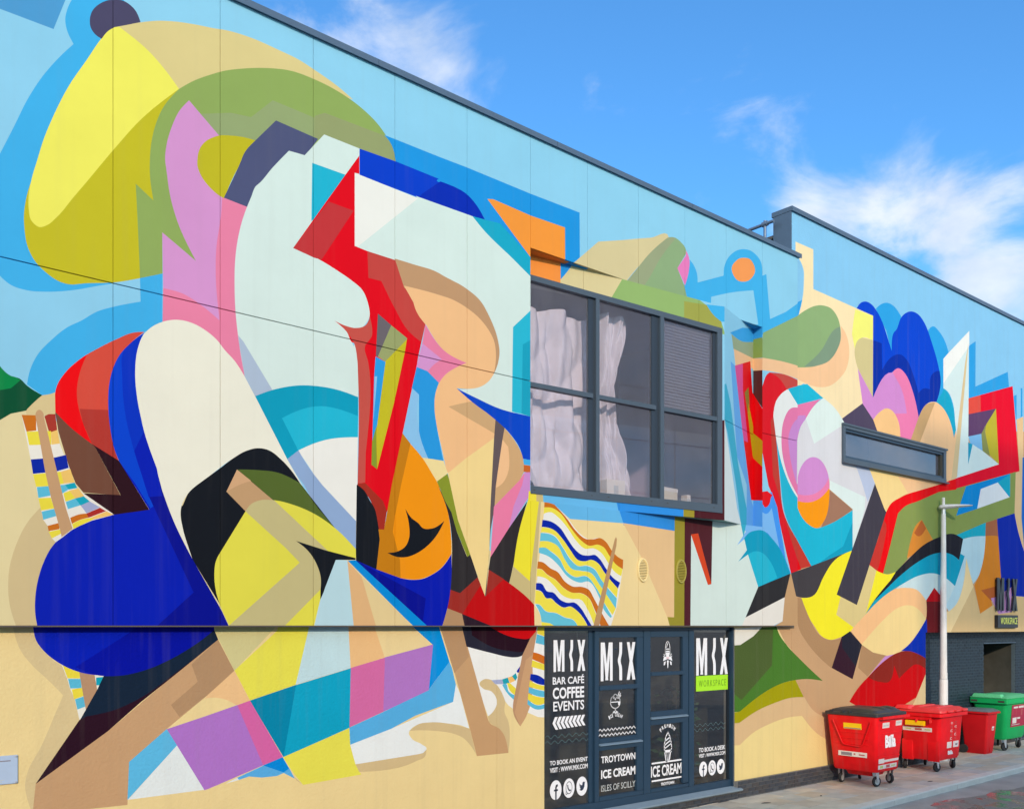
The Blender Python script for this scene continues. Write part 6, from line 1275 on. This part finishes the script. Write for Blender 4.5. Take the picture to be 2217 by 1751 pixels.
mb.loft([ring_(-.11, .03, 6.185, .02), ring_(-.08, .09, 6.19, .05), ring_(.05, .12, 6.20, .06), ring_(.30, .14, 6.215, .045), ring_(.6, .12, 6.225, .024), ring_(.70, .05, 6.228, .010)], M_gal); part('lantern', mb, LP, world_coords=False, smooth=50)
mb = MB(); mb.tube([(0, 0, 6.22), (0, 0, 6.42)], [.036, .036], M_gal, 14); part('light_sensor', mb, LP, world_coords=False, smooth=35)
mb = MB(); mb.box(.04, .112, -.055, .055, 1.55, 2.15, M_gal); part('service_door', mb, LP, world_coords=False, bevel=.01)

# ------------------------------------------------------------------ bins
def caster(parent, x, y, r, rot, hubm=M_hub, top=.30):
    mb = MB(); seg = 18; w = .028
    R = Matrix.Translation((x, y, 0)) @ Matrix.Rotation(rot, 4, 'Z')
    prof = [(r * .62, -w), (r * .92, -w), (r, -w * .5), (r, w * .5), (r * .92, w), (r * .62, w)]
    rings = []
    for rr, yy in prof: rings.append([tuple(R @ Vector((.03 + rr * cos(2*pi*k/seg), yy, r + rr * sin(2*pi*k/seg)))) for k in range(seg)])
    mb.loft(rings, M_rubber, cap0=False, cap1=False)
    wh = part('wheel', mb, parent, world_coords=False, smooth=40)
    mb = MB(); rings = []
    for rr, yy in ((r * .16, -w * 1.02), (r * .2, -w * 1.0), (r * .42, -w * .72), (r * .63, -w * .98), (r * .63, w * .98), (r * .42, w * .72), (r * .16, w * 1.02)): rings.append([tuple(R @ Vector((.03 + rr * cos(2*pi*k/seg), yy, r + rr * sin(2*pi*k/seg)))) for k in range(seg)])
    mb.loft(rings, hubm); part('rim', mb, wh, world_coords=False, smooth=40)
    mb = MB()
    for s in (-1, 1):
        q = [R @ Vector(p) for p in ((-.035, s * .042, top - .02), (.055, s * .042, top - .02), (.05, s * .042, r - .02), (.015, s * .042, r - .02))]
        mb.prism(q, tuple(R.to_3x3() @ Vector((0, s * .006, 0))), M_zinc)
    mb.v += []
    mb.box(x - .05, x + .05, y - .05, y + .05, top - .022, top, M_zinc)
    part('caster_fork', mb, parent, world_coords=False)
def decal(parent, face, u0, u1, z0, z1, m, hx, hy, name='label', out=.004, tilt=(0, 0), marks=()):
    """thin plate on the left (-x) or front (-y) face of a bin; tilt = face offset at z0, z1"""
    mb = MB()
    def P(u, z, o):
        t = tilt[0] + (tilt[1] - tilt[0]) * ((z - z0) / (z1 - z0)) if z1 != z0 else tilt[0]
        return (-(hx + t + o), u, z) if face == 'x' else (u, -(hy + t + o), z)
    def plate(a, b, c_, d, mm, o):
        q = [P(a, c_, o), P(b, c_, o), P(b, d, o), P(a, d, o)]; q0 = [P(a, c_, o - .003), P(b, c_, o - .003), P(b, d, o - .003), P(a, d, o - .003)]
        mb.loft([q0, q], mm, cap0=False)
    plate(u0, u1, z0, z1, m, out)
    for (a, b, c_, d, mm) in marks:
        plate(u0 + (u1 - u0) * a, u0 + (u1 - u0) * b, z0 + (z1 - z0) * c_, z0 + (z1 - z0) * d, mm, out + .0015)
    return part(name, mb, parent, world_coords=False)
def face_text(parent, body, u0, u1, z0, z1, m, y, bold=.02, rot=None):
    return text_mesh(body, u0, z0, u1, z1, m, 'lettering', parent, y=y, bold=bold, world=False)

# 1: steel bin with the black lid
B1 = thing('wheeled_bin', (18.40, -.56, .005), 'red four-wheeled bin with a black lid and a folded lifting bar, nearest of the row', 'bin', 'refuse bins along the wall')
secs = [(.31, .430, .470), (.345, .452, .490), (1.36, .565, .560), (1.44, .570, .565)]
mb = MB(); mb.loft([rrect(hx, hy, z, .07) for z, hx, hy in secs], M_red); body = part('body', mb, B1, world_coords=False, smooth=35)
mb = MB(); mb.loft([rrect(.25, .26, .20, .04), rrect(.30, .31, .312, .04)], M_red); part('sump', mb, B1, world_coords=False, smooth=35)
hx_at = lambda z: .452 + (.565 - .452) * (z - .345) / 1.015
hy_at = lambda z: .490 + (.560 - .490) * (z - .345) / 1.015
for z in (.62, .86, .98, 1.10):
    mb = MB(); a = hx_at(z); b = hy_at(z)
    mb.box(-a - .012, -a + .01, -.36, .40, z - .008, z + .008, M_red)
    if z in (.62, 1.10, .86): mb.box(-.40, .44, -b - .012, -b + .01, z - .008, z + .008, M_red)
    part('rib', mb, B1, world_coords=False, bevel=.005)
mb = MB(); mb.box(-.50, .60, -.66, -.555, 1.395, 1.425, M_red); mb.box(-.50, .60, -.66, -.64, 1.425, 1.455, M_red); part('lifting_ledge', mb, B1, world_coords=False, bevel=.008)
mb = MB(); xo = lambda z: -hx_at(z) - .03
mb.tube([(xo(1.34), .40, 1.34), (xo(1.28), .39, 1.30), (xo(.86), .22, .88), (xo(.82), .17, .84), (xo(.81), -.17, .82), (xo(.84), -.24, .86), (xo(1.26), -.42, 1.28), (xo(1.30), -.44, 1.34)], .013, M_red, 8); part('lifting_bar', mb, B1, world_coords=False, smooth=60)
mb = MB(); mb.loft([rrect(.585, .585, 1.442, .06), rrect(.60, .60, 1.45, .06), rrect(.60, .60, 1.505, .06), rrect(.575, .575, 1.515, .06)], M_black); lid = part('lid', mb, B1, world_coords=False, smooth=35)
mb = MB(); mb.loft([rrect(.53, .53, 1.512, .08), rrect(.50, .50, 1.55, .08), rrect(.36, .34, 1.585, .08, .03, .06)], M_black); part('lid_panel', mb, lid, world_coords=False, smooth=50)
for cx in (.06, .36):
    mb = MB(); rg = []
    for k in range(6):
        a = k / 5 * pi / 2; rg.append(rrect(max(.13 * cos(a), .02), max(.20 * cos(a), .03), 1.53 + .085 * sin(a), min(.06, .9 * max(.13 * cos(a), .02)), cx, -.27))
    mb.loft(rg, M_black); part('lid_hump', mb, lid, world_coords=False, smooth=60)
for y in (.44, .18, .02): mb = MB(); mb.box(-.62, -.54, y - .03, y + .03, 1.495, 1.545, M_black); part('hinge', mb, lid, world_coords=False, bevel=.01)
T1 = (0, 0)
decal(B1, 'x', .18, -.22, 1.17, 1.29, M_yellow, hx_at(1.17), 0, tilt=(0, .013), marks=((.04, .96, .06, .2, M_print),))
decal(B1, 'x', .33, -.31, .60, .70, M_label, hx_at(.60) + .012, 0, tilt=(0, .0), marks=((.10, .48, .15, .8, M_print), (.54, .60, .4, .7, M_printr), (.72, .92, .35, .6, M_printr)))
decal(B1, 'y', -.33, -.06, 1.21, 1.32, M_label, 0, hy_at(1.21), tilt=(0, .007), marks=((.1, .9, .3, .6, M_greyv),))
decal(B1, 'y', .20, .44, 1.23, 1.335, M_label, 0, hy_at(1.23), tilt=(0, .007), marks=((.1, .9, .4, .75, M_greyv),))
decal(B1, 'y', -.36, .40, .505, .555, M_label, 0, hy_at(.5), tilt=(0, .004)); decal(B1, 'y', -.40, -.18, .49, .585, M_label, 0, hy_at(.5) + .003, tilt=(0, .004))
decal(B1, 'y', -.40, .34, .375, .46, M_label, 0, hy_at(.40), tilt=(0, .004), marks=((.1, .25, .2, .8, M_printg), (.42, .62, .15, .85, M_printr), (.7, .92, .35, .65, M_printg)))
face_text(B1, 'Biffa', -.20, .22, .80, 1.06, M_white, -hy_at(1.06) - .004, bold=.05)
for x, y, r_ in ((-.28, .40, .1), (-.26, -.36, -.25), (.40, -.34, 1.2), (.40, .36, .4)): caster(B1, x, y, .105, r_, M_hub, .315)

# 2: plastic bin with the red lid
B2 = thing('wheeled_bin', (21.45, -.48, .005), 'red plastic four-wheeled bin with matching red lid, behind the black-lidded one', 'bin', 'refuse bins along the wall')
mb = MB(); mb.loft([rrect(.50, .39, .26, .09), rrect(.525, .41, .32, .09), rrect(.575, .465, 1.22, .08), rrect(.58, .47, 1.24, .08)], M_red2); part('body', mb, B2, world_coords=False, smooth=35)
mb = MB(); mb.loft([rrect(.655, .535, 1.24, .07), rrect(.665, .545, 1.25, .07), rrect(.665, .545, 1.32, .07), rrect(.64, .52, 1.325, .07)], M_red2); part('rim', mb, B2, world_coords=False, smooth=35)
for s in (-.30, .30):
    mb = MB(); mb.loft([rrect(.02, .13, .24, .01, -.515, s), rrect(.02, .13, .62, .01, -.535, s), rrect(.004, .13, .70, .003, -.535, s)], M_red2); part('corner_rib', mb, B2, world_coords=False, smooth=30)
mb = MB(); mb.box(-.64, -.56, -.30, .40, 1.16, 1.245, M_red2); mb.box(-.668, -.60, -.30, -.26, 1.10, 1.2, M_redlid); mb.box(-.668, -.60, .02, .06, 1.10, 1.2, M_redlid); part('comb_plate', mb, B2, world_coords=False, bevel=.01)
mb = MB(); mb.loft([rrect(.665, .54, 1.332, .07), rrect(.675, .55, 1.345, .07), rrect(.67, .545, 1.385, .07), rrect(.60, .47, 1.40, .07), rrect(.55, .42, 1.43, .06), rrect(.52, .39, 1.435, .06)], M_redlid); l2 = part('lid', mb, B2, world_coords=False, smooth=28)
for yy in (-.22, .20):
    mb = MB(); mb.loft([rrect(.42, .10, 1.43, .03, .04, yy), rrect(.38, .07, 1.455, .03, .04, yy)], M_redlid); part('lid_ridge', mb, l2, world_coords=False, smooth=30)
for xx in (-.36, .0, .36): mb = MB(); mb.box(xx - .07, xx + .07, -.60, -.54, 1.35, 1.385, M_redlid); part('lid_grip', mb, l2, world_coords=False, bevel=.012)
mb = MB(); mb.loft([rrect(.14, .18, 1.40, .03, -.56, .36), rrect(.11, .15, 1.475, .03, -.54, .36)], M_redlid); part('hinge_hood', mb, l2, world_coords=False, smooth=30)
mb = MB(); mb.box(-.655, -.575, -.14, .30, 1.03, 1.14, M_yellow); mb.box(-.657, -.575, -.13, .28, 1.035, 1.05, M_print); part('yellow_label', mb, B2, world_coords=False, bevel=.006)
decal(B2, 'x', .40, -.28, .90, .99, M_label, .558, 0, tilt=(0, .005), marks=((.1, .3, .35, .65, M_printg), (.42, .66, .25, .75, M_printr), (.75, .95, .35, .65, M_printg)))
vm = []
for col, x in enumerate((-.02, .17)):
    for k in range(5):
        z = 1.08 - k * .088; vm.append((x, z))
mb = MB()
for k, (x, z) in enumerate(vm):
    y = -.41 - .055 * (z - .32) / .9 - .004; h = .028 if k % 3 else .022
    for (a, b, c_, d) in ((0, .085, h - .010, h), (0, .016, -h, h), (.05, .085, -h, -h + .012)): mb.box(x + a, x + b, y, y + .002, z + c_, z + d, M_printr if k % 2 else M_label)
part('faded_print', mb, B2, world_coords=False)
for (a, b) in ((-.16, .06), (.14, .40)): decal(B2, 'y', a, b, .52, .66, M_label, 0, .424, tilt=(0, .007), marks=((.4, .8, .3, .6, M_print),) if a > 0 else ())
face_text(B2, 'Biffa', -.12, .12, .37, .46, M_white, -.432, bold=.05)
for x, y, r_ in ((-.42, .42, .3), (-.42, -.30, -.3), (.42, -.30, .9), (.42, .36, .4)): caster(B2, x, y, .10, r_, M_rubber, .27)

# 3: two-wheeled bin
B3 = thing('wheelie_bin', (25.08, .04, .005), 'small red two-wheeled bin with a grey lid, beside the green bin', 'bin', 'refuse bins along the wall')
mb = MB(); mb.loft([rrect(.22, .25, .0, .05), rrect(.235, .27, .06, .05), rrect(.30, .345, 1.02, .04), rrect(.30, .345, 1.03, .04)], M_red3); part('body', mb, B3, world_coords=False, smooth=35)
mb = MB(); mb.loft([rrect(.335, .40, 1.03, .04), rrect(.345, .41, 1.04, .04), rrect(.345, .41, 1.075, .04), rrect(.33, .395, 1.08, .04)], M_red3); part('rim', mb, B3, world_coords=False, smooth=35)
mb = MB(); mb.loft([rrect(.325, .39, 1.082, .04), rrect(.33, .395, 1.10, .04), rrect(.27, .30, 1.15, .05, 0, .03), rrect(.2, .2, 1.155, .05, 0, .05)], M_greylid); part('lid', mb, B3, world_coords=False, smooth=28)
mb = MB(); mb.box(-.02, .02, -.285, -.255, .05, .55, M_red3); part('rib', mb, B3, world_coords=False, bevel=.008)
mb = MB(); mb.tube([(-.28, .44, 1.0), (.28, .44, 1.0)], .02, M_red3, 8); part('handle', mb, B3, world_coords=False)
decal(B3, 'y', .02, .14, .60, .70, M_label, 0, .314, tilt=(0, .007), marks=((.1, .9, .2, .5, M_printr),))
for x in (-.27, .27):
    mb = MB(); mb.tube([(x - .03, .27, .11), (x + .03, .27, .11)], .11, M_rubber, 18); part('wheel', mb, B3, world_coords=False, smooth=40)

# 4: green bin
B4 = thing('wheeled_bin', (26.42, .05, .005), 'green four-wheeled bin with a crimson poster, at the right edge of the picture', 'bin', 'refuse bins along the wall')
mb = MB(); mb.loft([rrect(.60, .34, .30, .12), rrect(.63, .37, .36, .12), rrect(.70, .44, 1.22, .10), rrect(.705, .445, 1.24, .10)], M_green); part('body', mb, B4, world_coords=False, smooth=35)
mb = MB(); mb.loft([rrect(.76, .49, 1.24, .06), rrect(.77, .50, 1.25, .06), rrect(.77, .50, 1.37, .06), rrect(.75, .48, 1.38, .06)], M_green); part('rim', mb, B4, world_coords=False, smooth=35)
mb = MB()
for y in (-.33, .36): mb.box(-.774, -.76, y - .08, y + .08, 1.28, 1.33, M_ventdark)
part('rim_slot', mb, B4, world_coords=False)
mb = MB(); mb.loft([rrect(.765, .495, 1.382, .06), rrect(.77, .50, 1.40, .06), rrect(.70, .43, 1.43, .08), rrect(.52, .32, 1.465, .1, .05), rrect(.35, .2, 1.475, .1, .05)], M_greenlid); l4 = part('lid', mb, B4, world_coords=False, smooth=40)
mb = MB(); mb.loft([rrect(.10, .40, 1.40, .04, -.68, 0.05), rrect(.07, .36, 1.49, .04, -.66, 0.05)], M_greenlid); part('lid_hood', mb, l4, world_coords=False, smooth=30)
decal(B4, 'y', -.38, .55, .62, 1.20, M_crimson, 0, .39, tilt=(.01, .055), name='poster', marks=((.12, .40, .84, .92, M_label), (.46, .8, .84, .93, M_label), (.1, .36, .16, .42, M_label), (.40, .6, .34, .42, M_label), (.06, .6, .08, .11, M_greyv), (.08, .10, .55, .8, M_printr), (.3, .32, .55, .8, M_printr), (.64, .72, .5, .8, M_printr)))
for x, y, r_ in ((-.46, .28, .3), (-.46, -.26, -.4), (.50, -.26, .9), (.50, .28, .4)): caster(B4, x, y, .105, r_, M_rubber, .31)
# grey stones by the brick wall under the green bin
# leaves and twigs on the pavement
for (x, y, l, w, a, lab) in ((16.35, -.79, .085, .035, .5, 'small dark dead leaf lying alone on the pavement in front of the sand-coloured wall'), (14.9, -.55, .22, .03, -.35, 'thin dark twig on the pavement below the shop window sill'), (19.6, -1.35, .16, .02, -.3, 'thin dark twig on the pavement in front of the red bins')):
    mb = MB(); mb.loft([[(-l/2, 0, .0), (-l/2 + .002, .002, .004), (-l/2, .004, 0)], [(-l/6, -w/2, .003), (-l/6, 0, .018), (-l/6, w/2, .002)], [(l/5, -w/2.4, .002), (l/5, 0, .012), (l/5, w/2.4, .008)], [(l/2, 0, .004), (l/2, .002, .008), (l/2, .004, .004)]], M_leaf)
    o = part('dead_leaf' if w > .032 else 'twig', mb, None); o.location = (x, y, .010); o.rotation_euler = (0, 0, a); tag(o, lab, 'leaf' if w > .032 else 'twig')

# ------------------------------------------------------------------ houses across the street, behind the viewer: they shade the wall
def far_house(name, profile, y0, y1, m, label, floors, wx):
    """profile: roofline (x, z) pairs along the street"""
    t = thing(name, ((profile[0][0] + profile[-1][0]) / 2, y1, 0), label, 'building')
    P = [(profile[0][0], -.1)] + list(profile) + [(profile[-1][0], -.1)]
    mb = MB(); mb.prism([(x, y1, z) for x, z in P], (0, y0 - y1, 0), m); part('walls', mb, t)
    mb = MB()
    for (xa, za), (xb, zb) in zip(profile[:-1], profile[1:]):
        mb.prism([(xa - .1, y1 + .25, za + .01), (xb + .1, y1 + .25, zb + .01), (xb + .1, y1 + .25, zb + .12), (xa - .1, y1 + .25, za + .12)], (0, y0 - y1 - .5, 0), M_roof)
    part('roof', mb, t)
    for fl in floors:
        for x in wx:
            mb = MB(); mb.box(x - .08, x + 1.18, y1 + .001, y1 + .06, fl - .08, fl + 1.68, m); w = part('window', mb, t)
            mb = MB(); mb.box(x, x + 1.1, y1 + .061, y1 + .065, fl, fl + 1.6, M_bldwin); part('pane', mb, w)
def caster_pt(x, z, yb):
    """point on the plane y = yb whose shadow falls on (x, 0, z)"""
    k = (0 - yb) / (-sun_dir.y) ; return (x + sun_dir.x * k, z + sun_dir.z * k)
YB = -24.0
prof = [caster_pt(x, z, YB) for x, z in ((-16, -.2), (34, -.2))]
far_house('opposite_terrace', prof, -36, YB, M_bld, 'long low pale rendered terrace across the street, behind the viewer', (1.0, 4.2, 7.2), [prof[0][0] + 1.5 + 3.2 * k for k in range(15)])
# unseen bare trees, added to thin the sunlight at the left of the wall
M_bark = base_mat('bark', (.10, .085, .07), 0.9, noise=(.2, 8))
def twig_mesh(H, R, n, seed):
    r = random.Random(seed); mb = MB()
    for q in range(n):
        z = H * (.30 + .70 * r.random() ** .8); u = (z / H - .30) / .70
        rad = R * math.sqrt(max(.03, 1 - (2 * u - .85) ** 2 / 1.4))
        a = r.uniform(0, 2 * pi); d = rad * math.sqrt(r.random())
        c_ = Vector((d * cos(a), d * sin(a), z)); di = Vector((cos(a) * r.uniform(.2, 1), sin(a) * r.uniform(.2, 1), r.uniform(.1, 1.2))).normalized() * r.uniform(.45, 1.0)
        w = r.uniform(.012, .032); o = di.orthogonal().normalized() * w; p_ = di.cross(o).normalized() * w
        A = [c_ - di * .5 + o, c_ - di * .5 - o * .5 + p_, c_ - di * .5 - o * .5 - p_]; B = [c_ + di * .5 + o * .4, c_ + di * .5 - o * .2 + p_ * .4, c_ + di * .5 - o * .2 - p_ * .4]
        mb.loft([[tuple(v) for v in A], [tuple(v) for v in B]], M_bark, cap0=False, cap1=False)
    return make_mesh('twigs', mb)
def limb_mesh(H, R, seed):
    r = random.Random(seed); mb = MB()
    for q in range(9):
        a = 2 * pi * q / 9 + r.uniform(-.3, .3); z0 = H * r.uniform(.22, .5)
        pts = [(0, 0, z0), (R * .35 * cos(a), R * .35 * sin(a), z0 + H * .14), (R * .75 * cos(a + .2), R * .75 * sin(a + .2), z0 + H * r.uniform(.25, .4))]
        mb.tube(pts, [.09, .06, .02], M_bark, 6)
    return make_mesh('limbs', mb)
thin_m = [(twig_mesh(12.0, 3.4, 90, k), limb_mesh(12, 3.4, k)) for k in range(2)]
dense_m = thin_m
YT = -18.5
spots = [(-12, 7.6, 0), (-8, 7.2, 0), (-4, 6.7, 0)]
words = ['first', 'second', 'third', 'fourth', 'fifth', 'sixth', 'seventh', 'eighth']
for k, (x, z, dense) in enumerate(spots):
    X, Z = caster_pt(x, z, YT)
    t = thing('added_shade_tree', (X, YT + .5 * (k % 2), -.1), 'bare tree added behind the viewer to thin the sunlight, ' + words[k] + ' from the left of its row', 'tree', 'bare trees added to thin the sunlight', rz=k * 1.3)
    mb = MB(); H = Z + .1; mb.tube([(0, 0, 0), (.05, .02, H * .4), (-.04, .05, H * .75)], [.2, .13, .05], M_bark, 10); part('trunk', mb, t, world_coords=False)
    for nm, me in zip(('crown', 'limbs'), (dense_m if dense else thin_m)[k % 2]):
        o = bpy.data.objects.new(nm, me); link(o, t); o.scale = (1, 1, H / 12)

# netted steel frame added out of view, to half shade the far wall
YN = -19.0
net = bpy.data.materials.new('shade_netting'); net.use_nodes = True
_t = net.node_tree; _p = _t.nodes['Principled BSDF']; _p.inputs['Base Color'].default_value = (.62, .62, .60, 1); _p.inputs['Roughness'].default_value = .9
_tr = _t.nodes.new('ShaderNodeBsdfTransparent'); _mx = _t.nodes.new('ShaderNodeMixShader'); _mx.inputs[0].default_value = .50
_t.links.new(_tr.outputs[0], _mx.inputs[1]); _t.links.new(_p.outputs[0], _mx.inputs[2]); _t.links.new(_mx.outputs[0], _t.nodes['Material Output'].inputs['Surface'])
nx0, nz1 = caster_pt(22.1, 8.2, YN); nx1, nz0 = caster_pt(46, 3.3, YN)
SC = thing('added_shade_frame', ((nx0 + nx1) / 2, YN, -.1), 'unseen steel frame with pale netting, added behind the viewer to half shade the far wall', 'added_shade_frame')
n_b = 8
for k in range(n_b):
    a, b = nx0 + (nx1 - nx0) * k / n_b, nx0 + (nx1 - nx0) * (k + 1) / n_b
    mb = MB(); mb.face([(a, YN, nz0), (b, YN, nz0), (b, YN, nz1), (a, YN, nz1)], net); part('netting', mb, SC)
for k in range(n_b + 1):
    x = nx0 + .03 + (nx1 - nx0 - .06) * k / n_b
    for y in (YN - .05, YN - 1.2):
        mb = MB(); mb.tube([(x, y, -.1), (x, y, nz1 + .1)], .028, M_zinc, 6); part('standard', mb, SC)
for z in (2.2, 4.4, 6.6, 8.8, 11.0, 13.2):
    if z < nz1:
        mb = MB(); mb.tube([(nx0, YN - .05, z), (nx1, YN - .05, z)], .028, M_zinc, 6); part('ledger', mb, SC)
# pot plant inside the right shop pane
PP = thing('pot_plant', (14.25, 1.0, .05), 'dark leafy plant standing inside the right-hand shop pane', 'plant')
mb = MB(); mb.tube([(0, 0, 0), (0, 0, .34)], [.15, .19], base_mat('plant_pot', (.10, .10, .11), .6), 16); part('pot', mb, PP, world_coords=False)
mb = MB(); rr = random.Random(12)
M_pl = base_mat('house_plant_leaf', (.05, .11, .045), .5)
for k in range(130):
    a = rr.uniform(0, 2 * pi); z = rr.uniform(.5, 2.1); d = rr.uniform(.05, .46); l = rr.uniform(.10, .22)
    c_ = Vector((d * cos(a), d * sin(a) * .7, z)); u = Vector((cos(a + rr.uniform(-1, 1)), sin(a), rr.uniform(-.6, .5))).normalized() * l; w = u.orthogonal().normalized() * l * .32
    mb.face([c_, c_ + u * .45 + w, c_ + u, c_ + u * .45 - w], M_pl)
part('foliage', mb, PP, world_coords=False, kind='stuff')
mb = MB()
for k in range(6): mb.tube([(0, 0, .3), (.2 * cos(k), .15 * sin(k), 1.1), (.3 * cos(k), .22 * sin(k), 1.9)], [.015, .012, .006], M_bark, 5)
part('stems', mb, PP, world_coords=False, kind='stuff')
